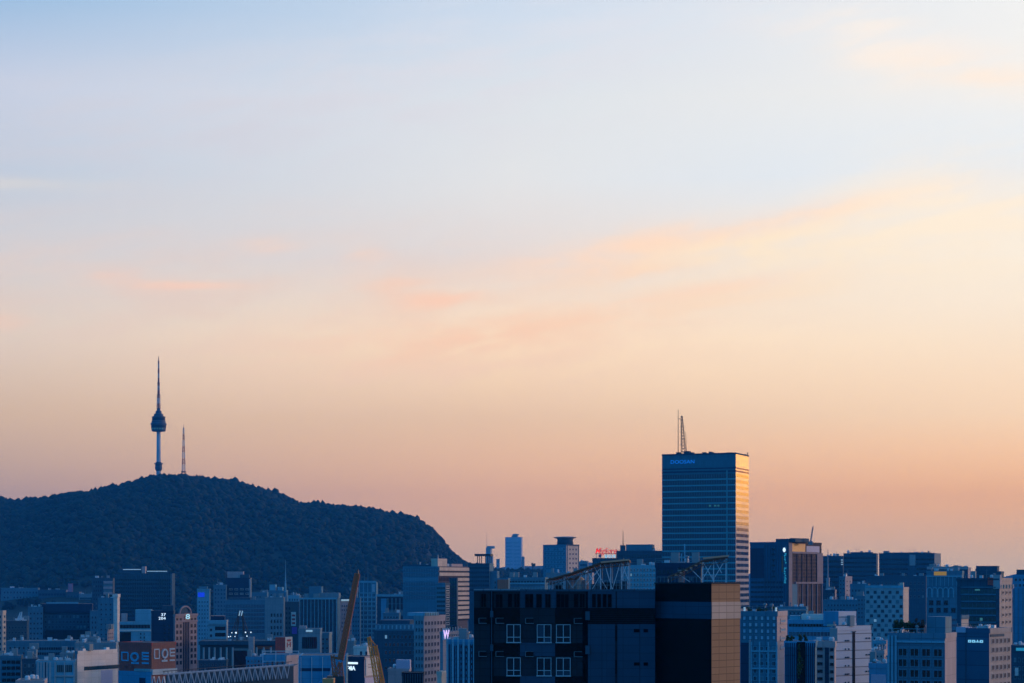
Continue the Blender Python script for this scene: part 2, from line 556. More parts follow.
class B:
    """a building whose front face spans columns xl..xc and right face xc..xr, nearest corner at distance D"""
    ALL = []

    def __init__(s, name, label, xl, xc, xr, yt, D, L, mats, cat='building', a=None, group=None, parapet=True, roof=None):
        s.D, s.L = D, L
        s.X = (xc - 512) / FOC * D
        phi = math.atan((xc - 512) / FOC)
        if a is None:
            k = (xr - 512) / FOC
            a = phi + math.asin(max(-0.98, min(0.98, (k * D - s.X) * math.cos(phi) / L)))
        else:
            a = R(a)
        s.a = a
        kl = (xl - 512) / FOC
        s.W = (s.X - kl * D) / (math.cos(a) + kl * math.sin(a))
        s.H = s.z(yt)
        s.root = obj(name, None, None, (s.X, D, 0), -a)
        s.root.empty_display_size = 2
        tag(s.root, label, cat, group)
        if isinstance(mats, str):
            mats = (mats, mats)
        s.mats = mats
        rf = M[roof or 'roof_grey']
        s.body = obj('wall', mesh_boxes([(-s.W, 0, 0, L, 0, s.H, (0, 1, 0, 0, 2, 2))], [M[mats[0]], M[mats[1]], rf]), s.root)
        if parapet:
            p, h = 0.12, min(0.9, 0.02 * s.H + 0.3)
            z0, z1 = s.H - h, s.H + 0.15
            s.part('parapet', [(-s.W - p, p, -p, 0.35, z0, z1, 0), (-s.W - p, p, L - 0.35, L + p, z0, z1, 0),
                               (-s.W - p, -s.W + 0.35, 0.35, L - 0.35, z0, z1, 0), (-0.35, p, 0.35, L - 0.35, z0, z1, 1)], mats)
        s.nw, s.more = 0, []
        B.ALL.append(s)

    def z(s, y):
        return CZ + (HOR - y) / FOC * s.D

    def fx(s, px):
        k = (px - 512) / FOC
        return -(s.X - k * s.D) / (math.cos(s.a) + k * math.sin(s.a))

    def ry(s, px):
        k = (px - 512) / FOC
        return (k * s.D - s.X) / (math.sin(s.a) - k * math.cos(s.a))

    def fu(s, face, px):
        return s.fx(px) if face == 'f' else s.ry(px)

    def part(s, name, boxes, mats, parent=None):
        return obj(name, mesh_boxes(boxes, [M[m] for m in ((mats,) if isinstance(mats, str) else mats)]), parent or s.root)

    def slab(s, face, u0, u1, z0, z1, proud, mi=0, inn=0.0):
        if face == 'f':
            return (min(u0, u1), max(u0, u1), -proud, inn, z0, z1, mi)
        return (-inn, proud, min(u0, u1), max(u0, u1), z0, z1, mi)

    def panel(s, face, name, p0, p1, y0, y1, mat, proud=0.12, label=None):
        o = s.part(name, [s.slab(face, s.fu(face, p0), s.fu(face, p1), s.z(y1), s.z(y0), proud)], mat)
        if label:
            o['label'] = label
        return o

    def bands(s, face, name, p0, p1, y0, y1, n, fh, mat, mull=0, mm='grey_metal', proud=0.06, off=0.5):
        u0, u1 = s.fu(face, p0), s.fu(face, p1)
        st = (y1 - y0) / n
        for i in range(n):
            yc = y0 + (i + off) * st
            za, zb = s.z(yc + st * fh / 2), s.z(yc - st * fh / 2)
            bx = [s.slab(face, u0, u1, za, zb, proud, 0)]
            for k in range(1, mull):
                uu = u0 + (u1 - u0) * k / mull
                bx.append(s.slab(face, uu - 0.07, uu + 0.07, za, zb, proud + 0.07, 1))
            s.part(name, bx, (mat, mm) if mull else (mat,))

    def fins(s, face, name, p0, p1, y0, y1, n, w, mat, proud=0.35):
        u0, u1 = s.fu(face, p0), s.fu(face, p1)
        bx = []
        for k in range(n):
            uu = u0 + (u1 - u0) * (k / (n - 1) if n > 1 else 0.5)
            bx.append(s.slab(face, uu - w / 2, uu + w / 2, s.z(y1), s.z(y0), proud))
        return s.part(name, bx, mat)

    def grid(s, face, p0, p1, y0, y1, nx, nz, fw, fh, frame='grey_metal', gl='window_glass', skip=(), bars=1, deep=0.10):
        u0, u1 = s.fu(face, p0), s.fu(face, p1)
        cu = (u1 - u0) / nx
        cy = (y1 - y0) / nz
        w = abs(cu) * fw
        h = cy / FOC * s.D * fh
        key = (round(w, 3), round(h, 3), frame, gl, bars, deep)
        if key not in WIN:
            t = min(0.32, w * 0.10)
            bx = [(-w / 2 + t, w / 2 - t, -0.04, 0.0, -h / 2 + t, h / 2 - t, 1),
                  (-w / 2, w / 2, -deep, 0, h / 2 - t, h / 2, 0), (-w / 2 - 0.06, w / 2 + 0.06, -deep - 0.06, 0, -h / 2, -h / 2 + t, 0),
                  (-w / 2, -w / 2 + t, -deep + 0.01, 0, -h / 2 + t, h / 2 - t, 0), (w / 2 - t, w / 2, -deep + 0.01, 0, -h / 2 + t, h / 2 - t, 0)]
            for k in range(1, bars + 1):
                c = -w / 2 + w * k / (bars + 1)
                bx.append((c - t / 3, c + t / 3, -deep + 0.02, 0, -h / 2 + t, h / 2 - t, 0))
            WIN[key] = (mesh_boxes(bx, [M[frame], M[gl]]), bx, frame, gl)
        me, bx, fr, g = WIN[key]
        lit_key = key + ('lit',)
        if gl in ('window_glass', 'dark_glass', 'blue_glass', 'green_glass') and lit_key not in WIN:
            WIN[lit_key] = mesh_boxes(bx, [M[frame], M[RG.choice(('warm_window', 'cool_window', 'cool_window'))]])
        for j in range(nz):
            for i in range(nx):
                if (i, j) in skip:
                    continue
                uu = u0 + cu * (i + 0.5)
                zz = s.z(y0 + cy * (j + 0.5))
                if s.nw < 96:
                    o = obj('window', WIN[lit_key] if lit_key in WIN and RG.random() < 0.009 else me, s.root, (uu, 0, zz) if face == 'f' else (0, uu, zz), 0 if face == 'f' else math.pi / 2)
                    s.nw += 1
                else:
                    for b in bx:
                        if face == 'f':
                            q_ = (b[0] + uu, b[1] + uu, b[2], b[3], b[4] + zz, b[5] + zz)
                        else:
                            q_ = (-b[3], -b[2], b[0] + uu, b[1] + uu, b[4] + zz, b[5] + zz)
                        s.more.append(q_ + ((fr, g)[b[6]],))

    def done(s):
        if s.more:
            names = sorted({b[6] for b in s.more})
            o = s.part('windows', [b[:6] + (names.index(b[6]),) for b in s.more], names)
            o['kind'] = 'stuff'

    def top(s, name, p0, p1, v0, v1, yt, mat, yb=None, mat2=None):
        """volume on the roof, spanning columns p0..p1 of the front plane"""
        m2 = mat2 or mat
        zb = s.H + 0.003 if yb is None else s.z(yb)
        return s.part(name, [(s.fx(p0), s.fx(p1), s.L * v0, s.L * v1, zb, s.z(yt), (0, 1, 0, 0, 0, 0))], (mat, m2))

    def pole(s, name, px, v, y0, y1, w, mat, w2=None):
        bm = bmesh.new()
        x = s.fx(px)
        bar(bm, (x, s.L * v, s.z(y1)), (x, s.L * v, s.z(y0)), w, 0, 6, w2)
        return obj(name, mesh_bm(bm, [M[mat]]), s.root)

    def clutter(s, seed, n=4, big=2.2):
        rg = random.Random(seed)
        n = int(n * 1.5 + 0.5)
        for k in range(rg.choice((0, 1, 1, 2))):
            bm = bmesh.new()
            x, y, h = -rg.uniform(0.1, 0.9) * s.W, rg.uniform(0.1, 0.7) * s.L, big * rg.uniform(1.0, 2.2)
            bar(bm, (x, y, s.H), (x, y, s.H + h), 0.04 + 0.00012 * s.D, 0, 5, 0.03 + 0.00005 * s.D)
            bar(bm, (x - 0.2 * h, y, s.H + h * 0.82), (x + 0.2 * h, y, s.H + h * 0.82), 0.03 + 0.00006 * s.D)
            obj('aerial', mesh_bm(bm, [M['grey_metal']]), s.root)
        for k in range(n):
            kind = rg.choice(('air_unit', 'water_tank', 'vent', 'air_unit', 'stair_house'))
            w, d, h = rg.uniform(0.8, big), rg.uniform(0.8, big), rg.uniform(0.5, 0.75 * big)
            if kind == 'stair_house':
                w, d, h = w * 1.5, d * 1.4, 2.4
            x = -rg.uniform(0.08, 0.92) * s.W
            y = rg.uniform(0.06, 0.8) * s.L
            if kind == 'water_tank':
                o = obj(kind, lathe([(w / 2, 0.3), (w / 2, h), (w / 3, h + 0.25)], 10, [M['white_metal']]), s.root, (x, y, s.H))
            elif kind == 'vent':
                o = obj(kind, lathe([(0.18, 0), (0.18, 1.2), (0.4, 1.25), (0.4, 1.5), (0.1, 1.7)], 8, [M['grey_metal']]), s.root, (x, y, s.H))
            else:
                o = s.part(kind, [(x - w / 2, x + w / 2, y, y + d, s.H + 0.02, s.H + h)], 'concrete' if kind == 'stair_house' else 'white_metal')
            x = -rg.uniform(0.05, 0.95) * s.W
        # a railing along the front edge
        if rg.random() < 0.5:
            bm = bmesh.new()
            nn = max(3, int(s.W / 2.5))
            for i in range(nn + 1):
                xx = -s.W + s.W * i / nn
                bar(bm, (xx, 0.15, s.H), (xx, 0.15, s.H + 1.1), 0.06)
            bar(bm, (-s.W, 0.15, s.H + 1.1), (0, 0.15, s.H + 1.1), 0.07)
            bar(bm, (-s.W, 0.15, s.H + 0.6), (0, 0.15, s.H + 0.6), 0.05)
            obj('roof_rail', mesh_bm(bm, [M['grey_metal']]), s.root)

    def sign(s, face, name, txt, p0, ybase, size, mat, stretch=1.0, proud=0.15, **kw):
        me = text_mesh(txt, size, M[mat], **kw)
        o = obj(name, me, s.root)
        u = s.fu(face, p0)
        if face == 'f':
            o.matrix_local = Matrix.Translation((u, -proud, s.z(ybase))) @ Matrix.Rotation(R(90), 4, 'X') @ Matrix.Scale(stretch, 4, (1, 0, 0))
        else:
            o.matrix_local = Matrix.Translation((proud, u, s.z(ybase))) @ Matrix.Rotation(R(90), 4, 'Z') @ Matrix.Rotation(R(90), 4, 'X') @ Matrix.Scale(stretch, 4, (1, 0, 0))
        return o

# ================================================================ SETTING
gs = [-3800, -1200, -400, 0, 400, 1200, 4200]
gy = [-350, 0, 600, 1500, 3000, 5000, 9600]
gv = [(x, y, 0) for y in gy for x in gs]
n_ = len(gs)
gf = [(j * n_ + i, j * n_ + i + 1, (j + 1) * n_ + i + 1, (j + 1) * n_ + i) for j in range(len(gy) - 1) for i in range(n_ - 1)]
gm = bpy.data.meshes.new('ground')
gm.from_pydata(gv, [], gf)
gm.materials.append(M['asphalt'])
tag(obj('ground', gm), kind='structure')

PROF = [(-420, 545), (-260, 520), (-120, 506), (0, 499), (20, 500), (40, 498), (60, 499), (80, 496), (90, 494), (105, 493), (115, 490), (130, 486), (150, 482), (165, 479),
        (185, 477), (200, 477), (215, 480), (222, 479), (240, 482), (260, 488), (280, 495), (300, 502), (320, 506), (345, 507), (365, 509),
        (385, 512), (400, 515), (415, 518), (425, 524), (435, 532), (443, 542), (450, 551), (460, 559), (470, 566), (490, 570), (520, 571), (560, 571), (600, 573), (640, 577), (700, 585), (800, 598)]
HD = 3600.0
PX = np.array([p[0] for p in PROF], float)
PY = np.array([p[1] for p in PROF], float)


def ridge(X):
    px = 512 + X / HD * FOC
    return CZ + (HOR - np.interp(px, PX, PY)) / FOC * HD - 6.5


def hill_h(X, Y):
    r = np.maximum(ridge(X), 6)
    t = np.where(Y < HD, (HD - Y) / (620 + 2.2 * r), (Y - HD) / 900.0)
    t = np.clip(t, 0, 1)
    s = np.cos(t * math.pi / 2) ** 1.55
    spur = 0.035 * np.sin(X * 0.016 + 0.6 * np.sin(Y * 0.01)) + 0.025 * np.sin(X * 0.037 + Y * 0.012 + 1.3)
    return r * s * (1 + spur * np.sin(np.clip(t, 0, 1) * math.pi)) - 1.0


xs = np.arange(-1700, 560, 18.0)
ys = np.concatenate([np.arange(2350, 3540, 35.0), np.arange(3540, 3680, 15.0), np.arange(3680, 4600, 80.0)])
XX, YY = np.meshgrid(xs, ys)
ZZ = hill_h(XX, YY)
hv = np.stack([XX.ravel(), YY.ravel(), ZZ.ravel()], 1)
nx_, ny_ = len(xs), len(ys)
idx = np.arange(nx_ * ny_).reshape(ny_, nx_)
hf = np.stack([idx[:-1, :-1].ravel(), idx[:-1, 1:].ravel(), idx[1:, 1:].ravel(), idx[1:, :-1].ravel()], 1)
hm = bpy.data.meshes.new('hill')
hm.from_pydata(hv.tolist(), [], hf.tolist())
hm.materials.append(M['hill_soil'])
hm.polygons.foreach_set('use_smooth', [True] * len(hm.polygons))
tag(obj('hill', hm), kind='structure')


def crown_protos(n, seed, sub=1, rough=0.32):
    out = []
    for k in range(n):
        bm = bmesh.new()
        bmesh.ops.create_icosphere(bm, subdivisions=sub + 1, radius=1)
        off = Vector((seed * 7.3 + k * 3.1, k * 1.7, 0))
        for v in bm.verts:
            d = 1 + rough * noise.noise(v.co * 1.7 + off) + rough * 0.6 * noise.noise(v.co * 4.1 + off)
            v.co = Vector((v.co.x * d, v.co.y * d, v.co.z * d * (0.85 if v.co.z > 0 else 0.6)))
        bm.verts.ensure_lookup_table()
        out.append((np.array([v.co[:] for v in bm.verts]), np.array([[v.index for v in f.verts] for f in bm.faces])))
        bm.free()
    return out


rng = np.random.default_rng(11)
NT_ = 21000
tx = rng.uniform(-1250, 320, NT_ * 2)
ty = HD - 1000 * rng.uniform(-0.06, 1, NT_ * 2) ** 1.0
th = hill_h(tx, ty)
keep = (th > 12) & ~((tx < -560) & (ty < 2735))
tx, ty, th = tx[keep][:NT_], ty[keep][:NT_], th[keep][:NT_]
rx = np.arange(-1250, 250, 6.5)          # the crest
rx = rx + rng.uniform(-3, 3, len(rx))
tx = np.concatenate([tx, rx])
ry_ = HD + rng.uniform(-14, 10, len(rx))
ty = np.concatenate([ty, ry_])
th = np.concatenate([th, hill_h(rx, ry_)])
protos = crown_protos(9, 3, 0, 0.6)
V, F, o_ = [], [], 0
for i in range(len(tx)):
    pv, pf = protos[i % 9]
    r = rng.choice([2.4, 3.0, 3.6, 4.4, 5.6, 7.0])
    if i >= len(tx) - len(rx):
        r = rng.choice([2.0, 3.2, 4.4, 5.6, 7.0, 8.0])
    a = rng.uniform(0, 6.28)
    c, s_ = math.cos(a), math.sin(a)
    pts = np.stack([(pv[:, 0] * c - pv[:, 1] * s_) * r + tx[i], (pv[:, 0] * s_ + pv[:, 1] * c) * r + ty[i], pv[:, 2] * r * rng.uniform(0.85, 1.25) + th[i] + r * 0.55 + (rng.choice([-5.0, -2.5, 0.0, 1.5, 3.0, 5.0], p=[.2, .2, .2, .16, .14, .10]) if i >= len(tx) - len(rx) else 0.0)], 1)
    V.append(pts)
    F.append(pf + o_)
    o_ += len(pts)
V, F = np.concatenate(V), np.concatenate(F)
fm = bpy.data.meshes.new('forest')
fm.vertices.add(len(V))
fm.vertices.foreach_set('co', V.ravel())
fm.loops.add(F.size)
fm.loops.foreach_set('vertex_index', F.ravel().astype(np.int32))
fm.polygons.add(len(F))
fm.polygons.foreach_set('loop_start', np.arange(0, F.size, 3, dtype=np.int32))
fm.materials.append(M['forest_leaves'])
fm.update(calc_edges=True)
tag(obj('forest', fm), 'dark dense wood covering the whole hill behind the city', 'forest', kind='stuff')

# unseen ridge added beyond the right edge to shade the hill and darken reflections
wx = np.arange(1280, 4250, 40.0)
wp = 182 + 12 * np.sin(wx * 0.0031 + 0.4) + 130 * np.exp(-((wx - 1540) / 300) ** 2) + 16 * np.sin(wx * 0.011) + 8 * np.sin(wx * 0.034 + 1)
wp *= np.clip((wx - 1260) / 220, 0.02, 1)
wv, wf = [], []
for yy, kk in ((-500, 0.0), (-250, 0.55), (0, 1.0), (350, 0.6), (900, 0.0)):
    wv += [(float(x), 5300 - 0.55 * float(x) + yy, float(p * kk) - 1) for x, p in zip(wx, wp)]
nw_ = len(wx)
for j in range(4):
    wf += [(j * nw_ + i, j * nw_ + i + 1, (j + 1) * nw_ + i + 1, (j + 1) * nw_ + i) for i in range(nw_ - 1)]
wm = bpy.data.meshes.new('shade_ridge')
wm.from_pydata(wv, [], wf)
wm.materials.append(M['hill_soil'])
tag(obj('shade_ridge', wm), kind='structure')

# far low hills that close the horizon
fx_ = np.arange(-3700, 4100, 60.0)
prof = 95 + 26 * np.sin(fx_ * 0.0021 + 1) + 16 * np.sin(fx_ * 0.0057) + 7 * np.sin(fx_ * 0.019 + 2)
fv, ff = [], []
for j, (yy, kk) in enumerate(((8000, 0.0), (8500, 0.75), (8900, 1.0), (9500, 0.1))):
    fv += [(float(x), yy, float(p * kk) - 1) for x, p in zip(fx_, prof)]
nf = len(fx_)
for j in range(3):
    ff += [(j * nf + i, j * nf + i + 1, (j + 1) * nf + i + 1, (j + 1) * nf + i) for i in range(nf - 1)]
dm = bpy.data.meshes.new('distant_hills')
dm.from_pydata(fv, [], ff)
dm.materials.append(M['hill_soil'])
tag(obj('distant_hills', dm), kind='structure')

# ---------------------------------------------------------------- haze
HAZE_DENS = 8.5e-5
hz = obj('haze', mesh_boxes([(-3900, 4300, -400, 9700, -2, 480)], []))
tag(hz, kind='stuff')
hmat = bpy.data.materials.new('haze')
hmat.use_nodes = True
t = NT(hmat.node_tree)
t.n.clear()
pv_ = t.new('ShaderNodeVolumePrincipled')
pv_.inputs['Color'].default_value = (0.05, 0.44, 1.0, 1)
pv_.inputs['Density'].default_value = HAZE_DENS
pv_.inputs['Anisotropy'].default_value = 0.0
mo = t.new('ShaderNodeOutputMaterial')
t.l.new(pv_.outputs[0], mo.inputs['Volume'])
hz.data.materials.append(hmat)
hmat.cycles.homogeneous_volume = True if hasattr(hmat, 'cycles') and hasattr(hmat.cycles, 'homogeneous_volume') else None

# ================================================================ TOWERS ON THE HILL
TD = 3600.0
X0 = (158.6 - 512) / FOC * TD
k1 = TD / FOC                       # metres per pixel there


def tz(y):
    return CZ + (HOR - y) * k1


tw = obj('observation_tower', None, None, (X0, TD, tz(480)))
tag(tw, 'tall round observation tower with dark pod and striped mast on the hilltop', 'tower')
h0 = tz(480)


def rel(y):
    return tz(y) - h0


plain('tower_concrete', (0.42, 0.52, 0.60), 0.7)
plain('tower_pod_metal', (0.03, 0.06, 0.10), 0.6)
plain('mast_white', (0.50, 0.50, 0.52), 0.5)
plain('mast_red', (0.36, 0.12, 0.09), 0.5)
obj('shaft', lathe([(4.6, -8), (4.1, rel(470)), (3.7, rel(450)), (3.5, rel(430))], 24, [M['tower_concrete']], None, True), tw)
obj('base_ring', lathe([(4.4, rel(471)), (6.4, rel(469)), (6.6, rel(466.8)), (6.2, rel(466.4)), (6.2, rel(464.6)), (8.0, rel(464.0)), (8.0, rel(463.3)), (5.2, rel(463.0)), (5.0, rel(462))], 24, [M['tower_pod_metal']]), tw)
pod = obj('observation_pod', lathe([(3.6, rel(432)), (11.6, rel(431.4)), (12.8, rel(430.2)), (13.2, rel(428)), (13.4, rel(425.2)), (14.4, rel(424.6)), (14.4, rel(423.6)), (13.0, rel(423.0)),
                                    (12.4, rel(421.0)), (11.6, rel(420.8)), (11.6, rel(417.8)), (12.4, rel(417.4)), (12.2, rel(416.6)), (8.8, rel(416.2)), (8.2, rel(414)), (5.6, rel(413.6)), (5.2, rel(411)), (3.2, rel(410.4)), (3.0, rel(408))],
                                  32, [M['tower_pod_metal']]), tw)
obj('glazed_deck', lathe([(13.6, rel(427.6)), (13.6, rel(425.6))], 32, [M['dusk_glass']]), pod)
obj('glazed_deck', lathe([(11.8, rel(420.4)), (11.8, rel(418.2))], 32, [M['dusk_glass']]), pod)
for k in range(5):
    a = R(-130 + 20 * k)
    obj('pod_lamp', mesh_boxes([(-0.8, 0.8, -0.5, 0.5, -1.0, 1.0)], [M['dim_green_light']]), pod, (13.4 * math.cos(a), 13.4 * math.sin(a), rel(429.0)), a + R(90))
for (ya, yb, wa, wb, nm) in ((409, 395, 5.4, 4.6, 'mast_base'), (395, 383, 3.2, 3.0, 'mast_middle'), (383, 361, 2.1, 1.6, 'mast_upper'), (361, 356.5, 0.8, 0.5, 'mast_tip')):
    bm = bmesh.new()
    nseg = max(1, int(abs(ya - yb) / 2.4))
    for k in range(nseg):
        za, zb = rel(ya + (yb - ya) * k / nseg), rel(ya + (yb - ya) * (k + 1) / nseg)
        w1 = wa + (wb - wa) * k / nseg
        w2 = wa + (wb - wa) * (k + 1) / nseg
        mi = (k // 2) % 2
        for sx, sy in ((-1, -1), (1, -1), (1, 1), (-1, 1)):
            bar(bm, (sx * w1 / 2, sy * w1 / 2, za), (sx * w2 / 2, sy * w2 / 2, zb), 0.55 if wa > 1 else 0.35, mi)
        for (sa, sb) in (((-1, -1), (1, -1)), ((1, -1), (1, 1)), ((1, 1), (-1, 1)), ((-1, 1), (-1, -1))):
            bar(bm, (sa[0] * w1 / 2, sa[1] * w1 / 2, za), (sb[0] * w2 / 2, sb[1] * w2 / 2, zb), 0.4, mi)
            bar(bm, (sa[0] * w1 / 2, sa[1] * w1 / 2, za), (sb[0] * w1 / 2, sb[1] * w1 / 2, za), 0.4, mi)
        bar(bm, (0, 0, za), (0, 0, zb), max(0.7, w1 * 0.55), mi, 8)
    obj(nm, mesh_bm(bm, [M['mast_red'], M['mast_white']]), tw)
for y_, r_ in ((361.5, 1.6), (383, 2.8), (389, 2.4), (395, 3.6), (371, 1.7)):
    obj('mast_platform', lathe([(r_, rel(y_) - 0.4), (r_, rel(y_) + 0.4)], 12, [M['tower_pod_metal']]), tw)

mt = obj('lattice_mast', None, None, ((183.6 - 512) / FOC * 3620, 3620, tz(478)))
tag(mt, 'slim red and white lattice mast beside the observation tower', 'radio mast')
bm = bmesh.new()
nseg = 16
for k in range(nseg):
    za, zb = rel(480) + 3.6 + (rel(428) - rel(477)) * k / nseg, rel(480) + 3.6 + (rel(428) - rel(477)) * (k + 1) / nseg
    w1, w2 = 5.6 - 3.9 * k / nseg, 5.6 - 3.9 * (k + 1) / nseg
    mi = (k // 2) % 2
    cs = ((-1, -1), (1, -1), (1, 1), (-1, 1))
    for j in range(4):
        sa, sb = cs[j], cs[(j + 1) % 4]
        bar(bm, (sa[0] * w1 / 2, sa[1] * w1 / 2, za), (sa[0] * w2 / 2, sa[1] * w2 / 2, zb), 0.55, mi)
        bar(bm, (sa[0] * w1 / 2, sa[1] * w1 / 2, za), (sb[0] * w2 / 2, sb[1] * w2 / 2, zb), 0.38, mi)
        bar(bm, (sb[0] * w1 / 2, sb[1] * w1 / 2, za), (sa[0] * w2 / 2, sa[1] * w2 / 2, zb), 0.38, mi)
obj('lattice', mesh_bm(bm, [M['mast_red'], M['mast_white']]), mt)
bm = bmesh.new()
bar(bm, (0, 0, (rel(428) - rel(477)) + 3), (0, 0, (rel(424) - rel(477)) + 4), 0.7, 0, 6, 0.4)
obj('mast_tip', mesh_bm(bm, [M['mast_red']]), mt)
obj('mast_platform', mesh_boxes([(-4.4, 4.4, -4.4, 4.4, 11.5, 13.0)], [M['tower_pod_metal']]), mt)


def tree(name, label, x, y, z, h, r, seed, cat='tree', group=None, mat='garden_leaves', leaf=0.12, n=700, tr=0.12, flat=0.8):
    rg = random.Random(seed)
    root = tag(obj(name, None, None, (x, y, z)), label, cat, group)
    bm = bmesh.new()
    bar(bm, (0, 0, -0.3), (0.02 * h, 0, h * 0.62), tr * 2, 0, 7, tr)
    for k in range(5):
        a = rg.uniform(0, 6.28)
        bar(bm, (0, 0, h * rg.uniform(0.35, 0.55)), (math.cos(a) * r * 0.6, math.sin(a) * r * 0.6, h * rg.uniform(0.6, 0.85)), tr, 0, 5, tr * 0.3)
    obj('trunk', mesh_bm(bm, [M['bark']]), root)
    obj('crown', leaf_cloud(rg, (0, 0, h - r * flat), (r, r, r * flat), n, leaf, M[mat]), root)
    return root


def leaf_cloud(rg, c, rad, n, leaf, mat, box=False):
    cl = []
    for k in range(max(5, n // 60)):
        if box:
            p = [rg.uniform(-1, 1) for _ in range(3)]
        else:
            while True:
                p = [rg.uniform(-1, 1) for _ in range(3)]
                if sum(q_ * q_ for q_ in p) < 1:
                    break
        cl.append((p, rg.uniform(0.25, 0.5)))
    v, f = [], []
    for k in range(n):
        p, cr = rg.choice(cl)
        d = Vector((rg.gauss(0, 1), rg.gauss(0, 1), rg.gauss(0, 1))).normalized() * (cr * rg.random() ** 0.4)
        q_ = Vector((c[0] + (p[0] * 0.75 + d.x) * rad[0], c[1] + (p[1] * 0.75 + d.y) * rad[1], c[2] + (p[2] * 0.75 + d.z) * rad[2]))
        a = Vector((rg.gauss(0, 1), rg.gauss(0, 1), rg.gauss(0, 1))).normalized() * leaf * rg.uniform(0.6, 1.5)
        b = a.orthogonal().normalized() * leaf * rg.uniform(0.4, 0.9)
        o = len(v)
        v += [tuple(q_ - a), tuple(q_ + b), tuple(q_ + a), tuple(q_ - b)]
        f.append((o, o + 1, o + 2, o + 3))
    me = bpy.data.meshes.new('mesh')
    me.from_pydata(v, [], f)
    me.materials.append(mat)
    return me


# the lone tree on the low ridge right of the hill, and trees one can tell apart on the crest
x_, y_, z_ = wpos(532.8, 572, 3000)
tree('lone_tree', 'lone round-headed tree standing above the low ridge right of the pale far tower', x_, y_, z_, 14, 3.4, 5, leaf=1.0, n=520, tr=0.6, flat=0.9)
for i, (px, py, hh, rr_) in enumerate(((92, 497, 15, 9), (8, 502, 12, 6), (33, 501, 12, 6), (53, 501, 12, 6), (75, 499, 16, 7), (329, 508, 15, 5.5), (345, 510, 14, 6), (358, 511, 13, 5.5), (415, 520, 13, 6), (116, 492, 15, 8))):
    x_, y_, z_ = wpos(px, py, 3595)
    tree('crest_tree', 'bushy dark tree rising above the skyline of the wooded hill', x_, y_, z_ - 4.5, hh * 0.85, rr_, 40 + i, group='trees on the crest of the hill', mat='forest_leaves', leaf=1.5, n=420, tr=0.8)

# ================================================================ CITY, left part
GR = None

# long pale school row at the foot of the hill
b = B('school_building', 'long pale row building with small square windows at the foot of the wooded hill', 1, 38, 40, 588, 2700, 30, ('blue_panel', 'pale_concrete'))
b.grid('f', 3, 38, 590, 600, 11, 2, 0.5, 0.45)
b.clutter(1, 3, 4)
b = B('school_building', 'dark low block with two long window strips joining the pale row below the hill', 38, 66, 68, 590, 2690, 25, ('slate', 'pink_stone'))
b.bands('f', 'window_band', 39, 65, 592, 602, 2, 0.45, 'window_glass', 9)
b.clutter(2, 2, 4)
b = B('billboard_house', 'small low house carrying a bright pink rooftop board at the foot of the hill', 66, 79, 82, 592, 2680, 18, ('dark_concrete', 'pink_stone'))
b.grid('f', 67, 79, 594, 602, 4, 2, 0.5, 0.5)
b.part('roof_board', [(b.fx(68), b.fx(72.5), 1, 2, b.H, b.z(583.5))], 'pink_paint')
b.part('board_frame', [(b.fx(68.4), b.fx(68.9), 2, 2.6, b.H, b.z(584)), (b.fx(71.6), b.fx(72.1), 2, 2.6, b.H, b.z(584))], 'dark_metal')
b = B('low_house', 'low greenish house between the pink rooftop board and the dark tower', 79, 93, 96, 594, 2670, 20, 'grey_panel')
b.bands('f', 'window_band', 80, 92, 596, 606, 2, 0.4, 'green_glass', 6)
b.clutter(3, 3, 3)
for i, (px, Y_, hh, rr_) in enumerate(((4, 2643, 12, 7), (12, 2638, 14, 8), (21, 2648, 12, 7), (30, 2640, 13, 7.5), (38, 2646, 11, 6.5), (46, 2628, 11, 7), (54, 2633, 10, 6))):
    x_ = (px - 512) / FOC * Y_
    z_ = float(hill_h(np.array([x_]), np.array([float(Y_)]))[0])
    tree('street_tree', 'dark bushy tree in the row in front of the pale building below the hill', x_, Y_, z_ - 1.5, hh, rr_, 70 + i, group='row of dark trees below the hill', mat='forest_leaves', leaf=1.3, n=420, tr=0.5)

# dark tower pair
b = B('office_tower', 'slim dark tower with three pale balconies on its right edge below the hill', 92, 113, 114.6, 578, 1900, 24, ('slate', 'dark_concrete'))
for k in range(3):
    b.part('balcony', [(b.fx(103.5), b.fx(112.5), -1.2, 4, b.z(583.5 + 5.5 * k), b.z(581 + 5.5 * k), 0)], 'pink_stone')
    b.part('window_band', [(b.fx(103.5), b.fx(112.5), -0.05, 4, b.z(586.4 + 5.5 * k), b.z(583.5 + 5.5 * k) - 0.02, 0)], 'window_glass')
b.grid('f', 93, 102, 580, 610, 4, 7, 0.5, 0.5, 'dark_metal')
b.clutter(4, 3, 3)
b = B('dark_office_block', 'broad near-black office block with glowing white roof lines in front of the hill', 115, 172, 175, 573.5, 1800, 26, ('dark_glass_wall', 'slate'))
b.top('penthouse', 118, 142, 0.3, 0.8, 568.5, 'slate')
b.top('stair_house', 141, 144.5, 0.2, 0.6, 566.5, 'pink_stone')
b.part('light_strip', [(b.fx(122), b.fx(140), 0.29 * b.L - 0.3, 0.29 * b.L, b.z(569.8), b.z(569.1))], 'soft_light')
b.part('light_strip', [(b.fx(147), b.fx(167), 0.0, 0.4, b.z(571.6), b.z(570.9))], 'soft_light')
b.part('roof_screen', [(b.fx(146), b.fx(168), 0.4, 0.9, b.H, b.z(570.8))], 'slate')
b.bands('f', 'window_band', 116, 171, 578, 642, 16, 0.5, 'dark_glass', 24, 'slate')
b.fins('f', 'corner_trim', 171, 172, 574, 660, 2, 0.5, 'grey_metal')
b = B('apartment_block', 'narrow blue block with a tall white lift shaft on its right side', 98, 114, 118.3, 598, 1100, 10, ('blue_panel', 'white_wall'))
